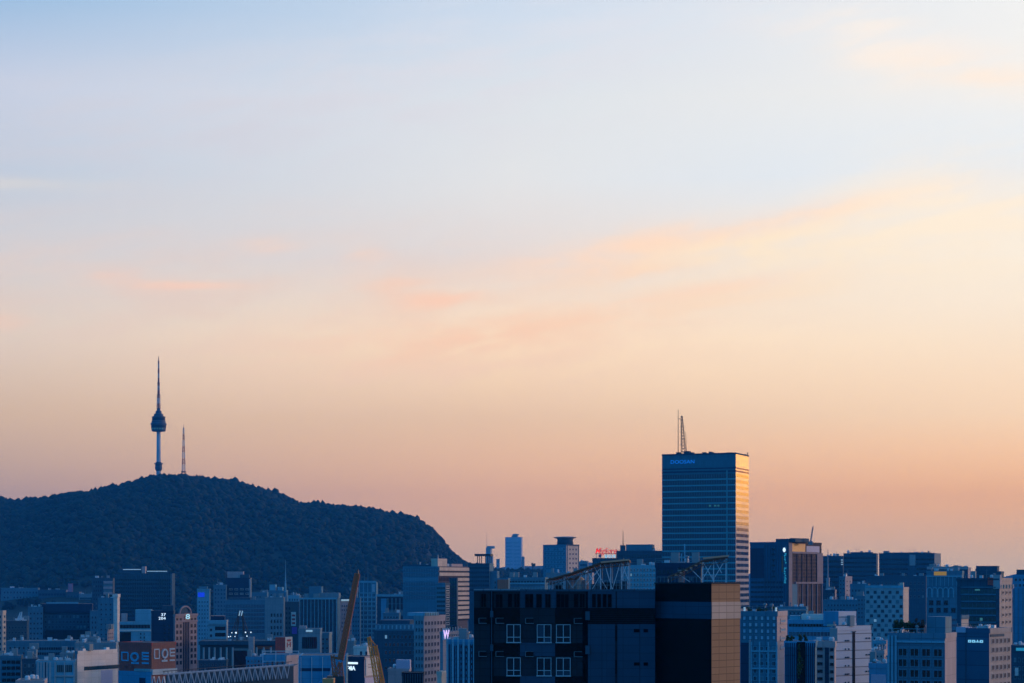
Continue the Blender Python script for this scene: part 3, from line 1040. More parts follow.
b.grid('f', 99, 113, 602, 642, 3, 8, 0.35, 0.4)
b.part('lift_shaft', [(b.fx(114) - 0.2, 2.0, -0.6, 5, 0, b.z(594.8), (0, 0, 0, 0, 0, 0))], 'white_wall')
b.part('lift_head', [(b.fx(112.8), 2.3, -0.9, 5.3, b.z(597.3), b.z(594.0))], 'white_wall')
b.clutter(5, 2, 2)
b = B('apartment_block', 'mid-rise with a dark overhanging top storey and a grid of small panes', 43, 91, 93, 604, 1300, 20, ('slate', 'dark_concrete'))
b.part('top_storey', [(-b.W - 0.8, 0.8, -1.6, 6, b.z(612.5), b.z(603.6))], 'navy')
b.grid('f', 44, 90, 614, 640, 13, 5, 0.62, 0.6, 'blue_panel', 'window_glass')
b.part('roof_line', [(b.fx(46), b.fx(78), 2, 4, b.H, b.z(602.2))], 'cyan_panel')
b.part('garden_wall', [(b.fx(46), b.fx(88), -2.6, -1.6, b.z(642), b.z(630))], 'charcoal')
b = B('apartment_block', 'pale blue wing with three rows of windows left of the dark overhanging top storey', 28, 43, 44, 607, 1290, 18, ('blue_panel', 'dark_concrete'))
b.grid('f', 29, 43, 611, 641, 4, 6, 0.5, 0.45)
b.clutter(6, 3, 2.5)
b = B('apartment_block', 'blue block behind the lift shaft tower with faint rows of windows', 90, 104, 107, 611, 1280, 18, ('blue_panel', 'blue_panel'))
b.grid('f', 91, 103, 615, 640, 4, 5, 0.5, 0.5)
b.clutter(7, 2, 2.5)
b = B('residential_tower', 'narrow beige tower with one column of dark windows at the left end of the skyline', -8, 2.5, 6, 611, 900, 9, ('beige', 'cream'))
b.grid('r', 3, 6, 614, 652, 1, 7, 0.55, 0.55)
b.grid('f', -8, 2, 614, 652, 3, 7, 0.45, 0.5)
b = B('old_office', 'dark old block with a slanted white sail on its roof near the beige tower', 6, 27, 29, 621, 1050, 16, ('dark_concrete', 'slate'))
b.grid('f', 8, 27, 625, 640, 6, 3, 0.5, 0.5)
bm = bmesh.new()
bar(bm, (b.fx(17), 3, b.H), (b.fx(20), 3, b.z(612)), 1.2, 0, 4, 0.3)
bar(bm, (b.fx(20), 3, b.z(620)), (b.fx(21.5), 3, b.z(627) + 8), 1.4, 0, 4, 0.4)
obj('roof_sail', mesh_bm(bm, [M['white_metal']]), b.root)
b.clutter(8, 4, 2.2)
b = B('market_hall', 'long low blue hall stretched between the beige tower and the white blank wall', 6, 76, 79, 641, 960, 22, ('blue_panel', 'blue_panel'))
b.bands('f', 'window_band', 37, 74, 646, 656, 2, 0.5, 'window_glass', 16)
b.grid('f', 8, 35, 645, 656, 6, 2, 0.4, 0.5)
b.clutter(9, 8, 2.4)
b = B('shop_house', 'low blue shop house with broad dark openings at the bottom left', 0, 21, 23, 656, 700, 12, ('blue_panel', 'slate'))
b.bands('f', 'window_band', 2, 20, 659, 683, 4, 0.55, 'dark_glass', 4)
b.clutter(10, 4, 1.8)
b = B('shop_house', 'dark little shop house between two pale blue ones', 22, 36, 38, 659, 690, 11, ('slate', 'slate'))
b.grid('f', 23, 35, 662, 690, 3, 4, 0.6, 0.5)
b.clutter(11, 3, 1.6)
b = B('corner_house', 'pale blue house with tall pilasters and a green window strip', 36, 75, 77, 661, 640, 14, ('cyan_panel', 'blue_panel'))
b.fins('f', 'pilaster', 38, 50, 662, 692, 5, 0.5, 'pale_concrete')
b.fins('f', 'pilaster', 55, 74, 662, 692, 3, 0.4, 'pale_concrete')
b.part('dark_bay', [b.slab('f', b.fx(44.5), b.fx(47.5), b.z(692), b.z(662), 0.2)], 'navy')
b.bands('f', 'window_band', 57, 72, 664, 673, 1, 0.8, 'green_glass', 8)
b.panel('f', 'ledge', 54, 75, 675, 676.5, 'pale_concrete', 0.5)
b.clutter(12, 6, 1.6)
b = B('shed_roof_house', 'low house with a pale pink roof at the bottom left corner', 16, 44, 47, 681, 480, 12, ('pink_stone', 'pink_stone'))
b.clutter(13, 3, 1.4)
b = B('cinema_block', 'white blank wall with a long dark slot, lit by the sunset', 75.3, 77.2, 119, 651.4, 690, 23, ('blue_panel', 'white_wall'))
b.part('slot', [b.slab('r', b.ry(84), b.ry(119), b.z(671), b.z(667.2), 0.04)], 'green_glass')
b.part('dark_bay', [b.slab('r', b.ry(101), b.ry(112.5), b.z(700), b.z(672), 0.05)], 'lavender_panel')
b.clutter(14, 3, 1.8)
b = B('warehouse', 'grey-blue flat block directly behind the white blank wall', 75, 116, 119, 643, 800, 20, ('grey_panel', 'pale_concrete'))
b.clutter(15, 6, 2.2)

# brick cinema with big pale characters on two sides
b = B('brick_shop', 'red brick block with big pale outlined characters on both visible sides', 119, 151.5, 176, 643, 650, 12, ('red_brick', 'brown_brick'))  # shaded front carries extra red in its colour for missing warm fill
b.panel('f', 'base_storey', 119, 151.5, 671.5, 700, 'bright_blue_panel', 0.3)
b.panel('r', 'base_storey', 151.6, 176, 669.5, 675, 'white_wall', 0.5)
b.panel('f', 'ledge', 135, 151.5, 669, 671.6, 'pale_concrete', 0.5)
b.panel('f', 'arch', 140, 146, 678, 700, 'navy', 0.36)


def glyphs(bd, face, p0, p1, y0, y1, mat):
    u0, u1 = bd.fu(face, p0), bd.fu(face, p1)
    z0, z1 = bd.z(y1), bd.z(y0)
    w, h = u1 - u0, z1 - z0
    t_ = abs(w) * 0.035

    def st(xa, xb, za, zb):
        return bd.slab(face, u0 + w * xa, u0 + w * xb, z0 + h * za, z0 + h * zb, 0.16)
    tw_ = t_ / abs(w)
    th_ = t_ / h
    bd.part('character', [st(0.02, 0.02 + tw_, 0.3, 0.95), st(0.02, 0.26, 0.95, 0.95 + th_), st(0.24, 0.24 + tw_, 0.32, 0.95), st(0.02, 0.26, 0.3, 0.3 + th_)], mat)
    bm_ = bmesh.new()
    n_s = 16
    cx, cz_, rx_, rz_ = u0 + w * 0.5, z0 + h * 0.66, abs(w) * 0.12, h * 0.30
    for i_ in range(n_s):
        a0, a1 = 2 * math.pi * i_ / n_s, 2 * math.pi * (i_ + 1) / n_s
        pa = (cx + rx_ * math.cos(a0), cz_ + rz_ * math.sin(a0))
        pb = (cx + rx_ * math.cos(a1), cz_ + rz_ * math.sin(a1))
        if face == 'f':
            bar(bm_, (pa[0], -0.1, pa[1]), (pb[0], -0.1, pb[1]), t_ * 1.5)
        else:
            bar(bm_, (0.1, pa[0], pa[1]), (0.1, pb[0], pb[1]), t_ * 1.5)
    for bx in (st(0.37, 0.63, 0.08, 0.08 + th_ * 1.6), st(0.48, 0.52, 0.08, 0.36)):
        bbox(bm_, *bx[:6])
    obj('character', mesh_bm(bm_, [M[mat]]), bd.root)
    bd.part('character', [st(0.74, 0.98, zz_, zz_ + th_ * 1.4) for zz_ in (0.10, 0.42, 0.66, 0.92)] + [st(0.74, 0.74 + tw_, 0.42, 0.95)], mat)


glyphs(b, 'f', 121, 149.5, 653, 665.5, 'sky_blue_paint')
glyphs(b, 'r', 153.5, 175, 649.5, 663.5, 'white_metal')
for i_, (pa, pb) in enumerate(((125, 128), (131.5, 134))):
    b.panel('f', 'red_mark', pa, pb, 665.8, 668.5, 'red_paint', 0.2)
# awnings in front of it
for i_, px in enumerate((153.5, 158.5, 163.5)):
    x_, y_, z_ = wpos(px, 684, 560)
    aw = tag(obj('awning', None, None, (x_, y_, 0), 0), 'peaked red and white awning below the brick block', 'awning', 'red and white awnings below the brick block')
    bm = bmesh.new()
    w_ = 0.72
    zt = CZ + (HOR - 676.5) / FOC * 560
    for s1, mi_ in ((-1, 0), (1, 1)):
        vs = [bm.verts.new(p) for p in ((s1 * w_, -0.6, zt - 3.2), (0, -0.6, zt), (0, 1.6, zt), (s1 * w_, 1.6, zt - 3.2))]
        f_ = bm.faces.new(vs)
        f_.material_index = mi_
        vs = [bm.verts.new(p) for p in ((s1 * w_, -0.61, zt - 3.2), (0, -0.61, zt), (0, -0.61, zt - 3.2))]
        f_ = bm.faces.new(vs)
        f_.material_index = 1 - mi_
    obj('canvas', mesh_bm(bm, [M['red_paint'], M['white_metal']]), aw)
    obj('post', mesh_boxes([(-0.06, 0.06, 0.4, 0.52, 0, zt - 3)], [M['dark_metal']]), aw)

b = B('blue_office', 'bright blue stepped office above the brick block with a dark corner window', 119.5, 151, 153, 622, 1000, 16, ('cyan_panel', 'blue_panel'))
b.top('penthouse', 135, 151, 0.1, 0.7, 609.5, 'cyan_panel')
b.top('stair_house', 121, 126.5, 0.1, 0.4, 613.5, 'pink_stone')
b.bands('f', 'window_band', 120, 150, 624.5, 628.5, 1, 0.9, 'dark_glass', 10)
b.panel('f', 'corner_glazing', 119.8, 131, 632, 643, 'dark_glass', 0.08)
b.panel('f', 'ledge', 119.5, 151, 629.5, 631.2, 'white_wall', 0.3)
b.grid('f', 139, 146, 632, 643, 2, 3, 0.4, 0.6)
b = B('clock_office', 'dark plain block carrying glowing white digits on its top corner', 151.3, 173.5, 175, 611, 900, 14, ('navy', 'dark_concrete'))
b.top('penthouse', 162, 173, 0.2, 0.8, 605.5, 'slate')
b.sign('f', 'digits', '37', 160.8, 615.9, 1.75, 'white_light', 1.3, bold=0.0)
b.sign('f', 'digits', '204', 158.4, 619.6, 1.75, 'white_light', 1.25, bold=0.0)
b.grid('f', 163, 171, 624, 642, 2, 5, 0.4, 0.4, 'dark_metal', 'dark_glass')
b = B('arched_tower', 'pink stone tower with a central arched gable and dark vertical glass strips', 173.6, 175, 197.4, 614.5, 800, 14, ('stone_dusk', 'stone_dusk'))
b.grid('r', 175.4, 182.5, 617, 666, 2, 8, 0.55, 0.62, 'dark_metal', 'dusk_glass')
b.grid('r', 189.8, 197, 617, 666, 2, 8, 0.55, 0.62, 'dark_metal', 'dusk_glass')
for k in range(4):
    u_ = 182.9 + 1.72 * k
    b.panel('r', 'glass_strip', u_, u_ + 1.15, 622.5, 672, 'dusk_glass', 0.06)
b.panel('r', 'sign_board', 184.2, 190.2, 613.6, 620, 'navy', 0.3)
b.sign('r', 'sign_figure', '8', 184.8, 619.3, 2.9, 'cyan_light', 2.0, proud=0.34, bold=0.02)
bm = bmesh.new()
cy_, cz0 = b.ry(186), b.z(613.8)
ra = abs(b.ry(191.6) - b.ry(180.4)) / 2
for i_ in range(12):
    a0, a1 = math.pi * i_ / 12, math.pi * (i_ + 1) / 12
    rb = 2.9
    bar(bm, (-0.4, cy_ + ra * math.cos(a0), cz0 + rb * math.sin(a0)), (-0.4, cy_ + ra * math.cos(a1), cz0 + rb * math.sin(a1)), 0.6)
obj('gable_arch', mesh_bm(bm, [M['stone_dusk']]), b.root)
b.part('gable_infill', [(-1.0, -0.6, cy_ - ra * 0.75, cy_ + ra * 0.75, b.H, cz0 + 2.4)], 'slate')
b.panel('r', 'cornice', 174.9, 197.4, 614, 616, 'stone_dusk', 0.4)
b.panel('r', 'cornice', 174.9, 197.4, 620.6, 622, 'stone_dusk', 0.3)

# long roof truss at the bottom
bd_ = obj('roof_truss', None, None, ((230 - 512) / FOC * 450, 450, 0))
tag(bd_, 'long white zigzag roof truss with a railing along the bottom edge', 'truss')


def tp(px, y, dy=0.0):
    D_ = 450 + (px - 165) * 0.2
    return ((px - 512) / FOC * D_ - bd_.location.x, D_ - 450 + dy, CZ + (HOR - y) / FOC * D_)


def ttop(px):
    return 674.2 - (px - 165) * 0.075


bm = bmesh.new()
bar(bm, tp(163, ttop(163)), tp(292, ttop(292)), 0.2)
bar(bm, tp(163, ttop(163), 3), tp(292, ttop(292), 3), 0.2)
obj('top_chord', mesh_bm(bm, [M['truss_steel']]), bd_)
bm = bmesh.new()
bar(bm, tp(163, ttop(163) - 3.0), tp(292, ttop(292) - 3.0), 0.14)
for k in range(32):
    px = 164 + 4 * k
    bar(bm, tp(px, ttop(px)), tp(px, ttop(px) - 3.0), 0.10)
obj('railing', mesh_bm(bm, [M['dark_metal']]), bd_)
for k in range(21):
    px = 168 + 5.8 * k
    bm = bmesh.new()
    bar(bm, tp(px, ttop(px) + 0.5), tp(px + 3.2, ttop(px) + 13), 0.22)
    bar(bm, tp(px + 5.4, ttop(px) + 0.5), tp(px + 3.2, ttop(px) + 13), 0.12)
    bar(bm, tp(px, ttop(px) + 0.5), tp(px, ttop(px) + 13), 0.12)
    obj('brace', mesh_bm(bm, [M['truss_steel']]), bd_)
bm = bmesh.new()
a_, c_ = tp(163, ttop(163) + 2, 3.5), tp(292, ttop(292) + 2, 3.5)
vs = [bm.verts.new(p) for p in ((a_[0], a_[1], -0.0), (c_[0], c_[1], 0.0), c_, a_)]
bm.faces.new(vs)
vs2 = [bm.verts.new((p[0], p[1] + 14, p[2])) for p in (a_, c_)]
bm.faces.new((vs[3], vs[2], vs2[1], vs2[0]))
obj('hall_wall', mesh_bm(bm, [M['dark_concrete']]), bd_)

# colonnaded hall with the lit rooftop crown
b = B('colonnaded_hall', 'dark hall with slim pale columns and a pyramid of lamps on its roof', 200, 276, 279, 641, 900, 22, ('dark_concrete', 'slate'))
for k, px in enumerate((204, 209.5, 215, 221, 227, 233, 250, 257, 264, 271)):
    o = obj('column', lathe([(0.5, 0), (0.42, b.z(645) - 1)], 10, [M['pale_concrete']]), b.root, (b.fx(px), -1.4, 0))
b.part('roof_edge', [(-b.W - 0.5, 0.5, -2.2, -0.02, b.z(644.6), b.z(641.2))], 'slate')
b.panel('f', 'entrance', 234, 249, 651, 668, 'dark_glass', 0.1)
b.panel('f', 'entrance_frame', 232, 251, 648.4, 650.4, 'concrete', 0.6)
b.panel('f', 'shop_strip', 257, 272, 646, 649, 'rust_metal', 0.1)  # plain rust-coloured strip without emission
b.clutter(16, 5, 2.0)
bm = bmesh.new()
xc_, zr = b.fx(239), b.H
for (px, y) in ((228, 637), (231.5, 632.6), (235, 632), (244, 632), (249.5, 632.4), (246, 636.6)):
    bar(bm, (b.fx(px), 6, zr), (xc_ + (b.fx(px) - xc_) * 0.2, 8, b.z(614)), 0.28)
bar(bm, (xc_ - 1.2, 7, zr), (xc_ - 1.0, 8, b.z(612)), 0.3)
bar(bm, (xc_ + 1.2, 7, zr), (xc_ + 1.0, 8, b.z(612)), 0.3)
for y in (634, 628, 622, 616):
    kk = (y - 612) / 28.0
    bar(bm, (xc_ - 5 * kk - 0.8, 7, b.z(y)), (xc_ + 5 * kk + 0.8, 7, b.z(y)), 0.2)
obj('lamp_pyramid', mesh_bm(bm, [M['dark_metal']]), b.root)
for (px, y, r_) in ((227.5, 637.0, 0.5), (229.5, 636.7, 0.42), (230.8, 633.0, 0.42), (235, 633, 0.75), (244.6, 632.6, 0.55), (250, 632.6, 0.48), (246, 636.4, 0.5), (234, 636.8, 0.35)):
    r_ *= 0.62
    me = lathe([(r_ * 0.5, -r_ * 0.8), (r_, 0), (r_ * 0.5, r_ * 0.8)], 10, [M['white_light']])
    obj('lamp', me, b.root, (b.fx(px), 5.4, b.z(y)))
for px, ln in ((238.4, 0), (240.8, 1)):
    bm = bmesh.new()
    bar(bm, (b.fx(px) - 0.25, 6.5, b.z(616)), (b.fx(px) + 0.25, 6.5, b.z(611)), 0.4)
    obj('light_tube', mesh_bm(bm, [M['soft_light']]), b.root)
b = B('kiosk', 'small pink rooftop cabin beside the lamp pyramid', 248.5, 253.5, 254.5, 637.5, 850, 5, ('pink_stone', 'beige'))
b = B('white_office', 'pale office with three deep dark balcony bands left of the lamp pyramid', 207.5, 226.5, 228, 620.5, 950, 14, ('cyan_panel', 'pale_concrete'))
for k in range(4):
    b.panel('f', 'balcony_band', 215, 225.6, 626.5 + 6.3 * k, 630.2 + 6.3 * k, 'dark_glass', 0.06)
b.panel('f', 'roof_edge', 207.5, 226.5, 620.5, 624.5, 'cyan_panel', 0.8)
b.top('plant_room', 210, 224, 0.3, 0.9, 616, 'navy')
b.grid('f', 208.5, 213.5, 627, 650, 1, 4, 0.5, 0.5)
b = B('blue_sign_tower', 'slender pale blue tower topped by a deep blue lit panel', 197, 209.5, 210.5, 589, 1500, 14, ('cyan_panel', 'blue_panel'))
b.panel('f', 'lit_panel', 198, 204.5, 592.5, 597, 'deep_blue_light', 0.15)
b.grid('f', 198, 209, 600, 640, 4, 10, 0.5, 0.45, 'cyan_panel', 'blue_glass')
b.top('plant_room', 199, 207, 0.2, 0.8, 586.5, 'blue_panel')
b = B('residential_tower', 'dark residential tower with balcony windows and a pinkish roof cabin', 226, 250.3, 251.5, 578, 1700, 20, ('navy', 'concrete'))
b.grid('f', 228, 250, 587, 605, 4, 4, 0.62, 0.42, 'pale_concrete', 'window_glass', deep=0.5)
b.top('roof_cabin', 227, 243, 0.2, 0.8, 571.5, 'pink_stone')
b.top('roof_screen', 240, 249, 0.1, 0.6, 574.5, 'slate')
b.fins('f', 'corner_trim', 249.4, 250.3, 579, 610, 2, 0.5, 'pale_concrete')
b = B('residential_tower', 'blue gridded tower attached to the left of the dark balcony tower', 213.5, 226, 227, 585, 1680, 20, ('blue_panel', 'blue_panel'))
b.grid('f', 214, 226, 588, 620, 4, 8, 0.6, 0.6, 'blue_panel', 'blue_glass')
b.clutter(17, 3, 3)
b = B('glass_office', 'wide blue curtain-wall office with thin floor lines behind the lamp pyramid', 225, 265, 267, 600, 1400, 22, ('blue_panel', 'blue_panel'))
b.bands('f', 'window_band', 225.5, 264.5, 604, 642, 9, 0.72, 'blue_glass', 14, 'blue_panel')
b.top('plant_room', 228, 250, 0.2, 0.7, 597.5, 'slate')
b.clutter(18, 5, 2.6)
b = B('concrete_office', 'grey office with four columns of small dark windows and a blank top', 265, 283.5, 285, 597.5, 1200, 18, ('grey_panel', 'concrete'))
b.grid('f', 270, 282.5, 612, 643, 4, 5, 0.42, 0.52, 'dark_metal', 'dark_glass')
b.clutter(19, 3, 2.4)
b = B('low_office', 'small blue block with two roof boxes under the thin white spire', 266, 286, 288, 590.5, 1950, 20, ('blue_panel', 'blue_panel'))
b.top('roof_box', 269, 275, 0.2, 0.8, 584.5, 'cyan_panel')
b.top('roof_box', 277, 282, 0.2, 0.8, 587, 'cyan_panel')
b.grid('f', 267, 285, 593, 600, 6, 2, 0.5, 0.5)
x_, y_, z_ = wpos(285.5, 560, 1900)
sp_ = tag(obj('church_spire', None, None, (x_, y_, 0)), 'needle-thin pale spire standing in front of the hill right of the grey office', 'spire')
obj('needle', lathe([(1.3, CZ + (HOR - 600) / FOC * 1900), (0.9, CZ + (HOR - 587) / FOC * 1900), (0.35, CZ + (HOR - 575) / FOC * 1900), (0.12, z_)], 10, [M['cyan_panel']]), sp_)
obj('spire_base', lathe([(2.4, 0), (2.2, CZ + (HOR - 598) / FOC * 1900), (1.3, CZ + (HOR - 592) / FOC * 1900)], 8, [M['blue_panel']]), sp_)
b = B('low_office', 'dark green corner block between the grey office and the striped black tower', 284.5, 299, 300, 602, 1250, 16, ('dark_concrete', 'slate'))
b.grid('f', 285, 291, 606, 640, 2, 7, 0.5, 0.5, 'dark_metal', 'green_glass')
b.panel('f', 'sign_strip', 291.2, 296, 612, 626, 'white_wall', 0.5)
for k in range(3):
    b.panel('f', 'sign_mark', 292, 295.2, 614.5 + 3.8 * k, 616.4 + 3.8 * k, 'red_paint', 0.6)
b.panel('f', 'purple_panel', 292, 297, 627, 634, 'purple_paint', 0.5)
b = B('striped_tower', 'black office tower with ten white vertical fins', 299.5, 337, 340, 598, 1100, 20, ('dark_glass_wall', 'blue_panel'))
b.fins('f', 'facade_fins', 300, 336.6, 599, 655, 11, 0.3, 'cyan_panel', 0.5)
b.panel('f', 'roof_edge', 299.4, 337.1, 597.6, 599.4, 'cyan_panel', 0.85)
b.top('roof_box', 308, 320.5, 0.3, 0.8, 586.5, 'blue_panel')
b.top('roof_box', 318, 338, 0.2, 0.9, 593, 'grey_panel')
b.clutter(20, 4, 2.4)
b = B('pink_office', 'pale pinkish office half hidden behind the striped black tower and the crane boom', 336, 340, 352, 600, 1230, 18, ('grey_panel', 'pink_stone'))
b.grid('r', 341, 352, 604, 650, 5, 11, 0.45, 0.55, 'pink_stone', 'window_glass')
b.part('lit_canopy', [(0.1, 0.5, b.ry(341), b.ry(350), b.z(601.2), b.z(599.4))], 'soft_light')
b = B('round_shop', 'grey shopfront block with one large dark window in front of the striped tower', 298.5, 320, 322, 629, 800, 14, ('grey_panel', 'pale_concrete'))
b.panel('f', 'large_window', 302, 317, 637, 648.5, 'dark_glass', 0.08)
b.fins('f', 'window_bars', 303, 316, 637, 648.5, 7, 0.12, 'slate', 0.15)
b.part('light_box', [b.slab('f', b.fx(306), b.fx(312.5), b.z(631.8), b.z(630), 0.4)], 'soft_light')
b.top('roof_box', 299, 306, 0.0, 0.4, 626, 'pink_stone')
b = B('grey_shop', 'plain blue-grey block right of the large dark shop window', 320, 329, 332, 633, 820, 14, ('blue_panel', 'grey_panel'))
b.grid('f', 321, 329, 637, 655, 2, 4, 0.5, 0.5)
b = B('sign_house', 'low house whose corner carries a rust-red board and a white board with red strokes', 275.3, 285.3, 292.5, 637.3, 700, 8, ('red_brick', 'white_wall'), parapet=False)
b.panel('r', 'red_stroke', 287, 290.6, 639.6, 641.6, 'red_paint', 0.1)
b.panel('r', 'red_stroke', 286.8, 287.6, 642.6, 647.5, 'red_paint', 0.1)
b.panel('r', 'red_stroke', 289.8, 290.6, 642.6, 647.5, 'red_paint', 0.1)
b.panel('r', 'red_stroke', 286.8, 290.6, 644.6, 645.4, 'red_paint', 0.12)
b = B('frame_house', 'low blue house wrapped in a thin white open frame', 262, 298, 300, 655, 600, 14, ('bright_blue_panel', 'blue_panel'))
bm = bmesh.new()
for px in (263, 276, 290, 298.6):
    bar(bm, (b.fx(px), -0.8, 0), (b.fx(px), -0.8, b.z(651)), 0.18)
bar(bm, (b.fx(262.5), -0.8, b.z(651)), (b.fx(299), -0.8, b.z(651)), 0.2)
bar(bm, (b.fx(262.5), -0.8, b.z(661)), (b.fx(299), -0.8, b.z(661)), 0.14)
obj('open_frame', mesh_bm(bm, [M['white_metal']]), b.root)
b.grid('f', 265, 285, 659, 668, 4, 1, 0.4, 0.5)
b = B('pink_cabin', 'plain pinkish box at the right end of the zigzag truss', 285.2, 286.4, 298.2, 656, 520, 6, ('pink_stone', 'pink_stone'))
b = B('domed_market', 'wide blue market hall with a curved light blue roof shell', 299, 346, 348, 656, 560, 20, ('bright_blue_panel', 'blue_panel'))
b.panel('f', 'dark_bay', 300, 330, 668, 671, 'navy', 0.1)
b.fins('f', 'slim_posts', 301, 344, 657, 690, 5, 0.14, 'white_metal', 0.4)
bm = bmesh.new()
pr = None
for i_ in range(9):
    a_ = math.pi * 0.5 * i_ / 8
    px, y = 317 + 16 * math.sin(a_) * 0.9, 682 - 15 * (1 - math.cos(a_))
    p1 = [bm.verts.new((b.fx(px), -3.5, b.z(y))), bm.verts.new((b.fx(px + 4), -1.0, b.z(y - 2)))]
    if pr:
        bm.faces.new((pr[0], p1[0], p1[1], pr[1]))
    pr = p1
bmesh.ops.solidify(bm, geom=bm.faces[:], thickness=0.25)
obj('roof_shell', mesh_bm(bm, [M['sky_blue_paint']]), b.root)
b = B('sign_office', 'navy block with two rows of glowing white lettering beside the crane', 339, 364.3, 378.5, 657, 600, 9, ('navy', 'pink_stone'))
b.part('lettering', [b.slab('f', b.fx(343.4 + pa), b.fx(343.4 + pb), b.z(664.3), b.z(662.4), 0.2) for pa, pb in ((0, 3.2), (3.8, 6.4), (6.8, 9.4), (9.9, 11), (11.5, 14.4))], 'white_light')
b.sign('f', 'lettering', 'TT4IA', 343.0, 670.4, 1.75, 'white_light', 0.92, bold=0.03)
b.panel('r', 'white_board', 365.4, 377.6, 658.5, 676, 'white_wall', 0.25)
for k, (pa, pb) in enumerate(((367.5, 375.5), (367.5, 374))):
    b.panel('r', 'faded_line', pa, pb, 664.2 + 3 * k, 665.2 + 3 * k, 'beige', 0.3)
b.panel('r', 'dark_base', 364.6, 378.4, 678, 700, 'lavender_panel', 0.2)
b = B('white_annex', 'small white annex with two square windows between the two cranes', 353.5, 367, 371, 646.5, 760, 10, ('white_wall', 'white_wall'))
b.grid('f', 358.5, 369, 650.5, 656, 2, 1, 0.42, 0.7)
b.clutter(21, 2, 1.4)
b = B('low_office', 'plain grey-blue block left of the white annex with two square windows', 345, 354, 356, 641, 850, 12, ('grey_panel', 'blue_panel'))
b.clutter(22, 2, 1.8)
b = B('roof_cabin_house', 'bright little block behind the yellow crane boom', 376, 381.5, 383, 638, 820, 7, ('cyan_panel', 'white_wall'))

# cranes
cr = tag(obj('rust_crane', None, None, wpos(338, 683, 450)[:2] + (0,)), 'rust-brown lattice crane boom rising in front of the striped tower', 'crane')
ox, oy = cr.location.x, cr.location.y


def cpt(px, y, D, dy=0.0):
    p = wpos(px, y, D)
    return Vector((p[0] - ox, p[1] - oy + dy, p[2]))


def lattice_boom(bm, a, b, w1, w2, n, t_, mi=0):
    d = (b - a).normalized()
    s1 = d.cross(Vector((0, 1, 0))).normalized()
    s2 = d.cross(s1).normalized()
    pv = None
    for k in range(n + 1):
        p = a + (b - a) * k / n
        w = w1 + (w2 - w1) * k / n
        c = [p + s1 * w * i + s2 * w * j for i, j in ((-.5, -.5), (.5, -.5), (.5, .5), (-.5, .5))]
        if pv:
            for j in range(4):
                bar(bm, pv[j], c[j], t_ * 1.3, mi)
                bar(bm, pv[j], c[(j + 1) % 4], t_, mi)
                bar(bm, c[j], c[(j + 1) % 4], t_, mi)
        pv = c


bm = bmesh.new()
lattice_boom(bm, cpt(340.5, 660, 450), cpt(357.2, 574, 450), 1.05, 0.9, 26, 0.26)
obj('boom', mesh_bm(bm, [M['rust_metal']]), cr)
bm = bmesh.new()
bar(bm, cpt(357.0, 576, 450), cpt(357.6, 569.5, 450), 1.0, 0, 6, 0.5)
obj('boom_head', mesh_bm(bm, [M['dark_metal']]), cr)
bm = bmesh.new()
lattice_boom(bm, cpt(332.5, 655, 450), cpt(336.5, 690, 450), 0.7, 0.9, 8, 0.14)
lattice_boom(bm, cpt(340.5, 662, 450), cpt(331, 690, 450), 0.7, 0.9, 8, 0.14)
lattice_boom(bm, cpt(340.5, 662, 450), cpt(343, 690, 450), 0.7, 0.9, 8, 0.14)
bar(bm, cpt(331, 657, 450), cpt(342.5, 659, 450), 0.5)
obj('gantry', mesh_bm(bm, [M['rust_metal']]), cr)
bm = bmesh.new()
bbox(bm, -2.4, 1.4, -1.2, 1.6, 0, cpt(0, 676, 450).z)
obj('machine_house', mesh_bm(bm, [M['dark_metal']]), cr)
bm = bmesh.new()
bar(bm, cpt(332.5, 655, 450), cpt(357, 575, 450), 0.05)
obj('cable', mesh_bm(bm, [M['dark_metal']]), cr)
cr = tag(obj('yellow_crane', None, None, wpos(377, 683, 350)[:2] + (0,)), 'yellow lattice crane with two parallel leaning booms', 'crane')
ox, oy = cr.location.x, cr.location.y
for dx, nm in ((0, 'boom'), (6.5, 'boom')):
    bm = bmesh.new()
    lattice_boom(bm, cpt(368.8 + dx, 637 + dx * 1.3, 350), cpt(378 + dx * 0.9, 690, 350), 0.5, 0.65, 14, 0.115)
    obj(nm, mesh_bm(bm, [M['yellow_paint']]), cr)
bm = bmesh.new()
for k in range(5):
    bar(bm, cpt(370.5 + 1.6 * k, 646 + 8 * k, 350), cpt(376 + 1.6 * k, 648 + 8 * k, 350), 0.14)
bar(bm, cpt(368.8, 637, 350), cpt(375.3, 645, 350), 0.2)
obj('cross_ties', mesh_bm(bm, [M['yellow_paint']]), cr)
bm = bmesh.new()
bbox(bm, -1.6, 2.2, -1, 1.6, 0, cpt(0, 688, 350).z)
obj('machine_house', mesh_bm(bm, [M['dark_metal']]), cr)
b = B('hut', 'small orange site hut at the foot of the rust-brown crane', 323, 333, 334.5, 679.5, 430, 4, ('orange_paint', 'orange_paint'))

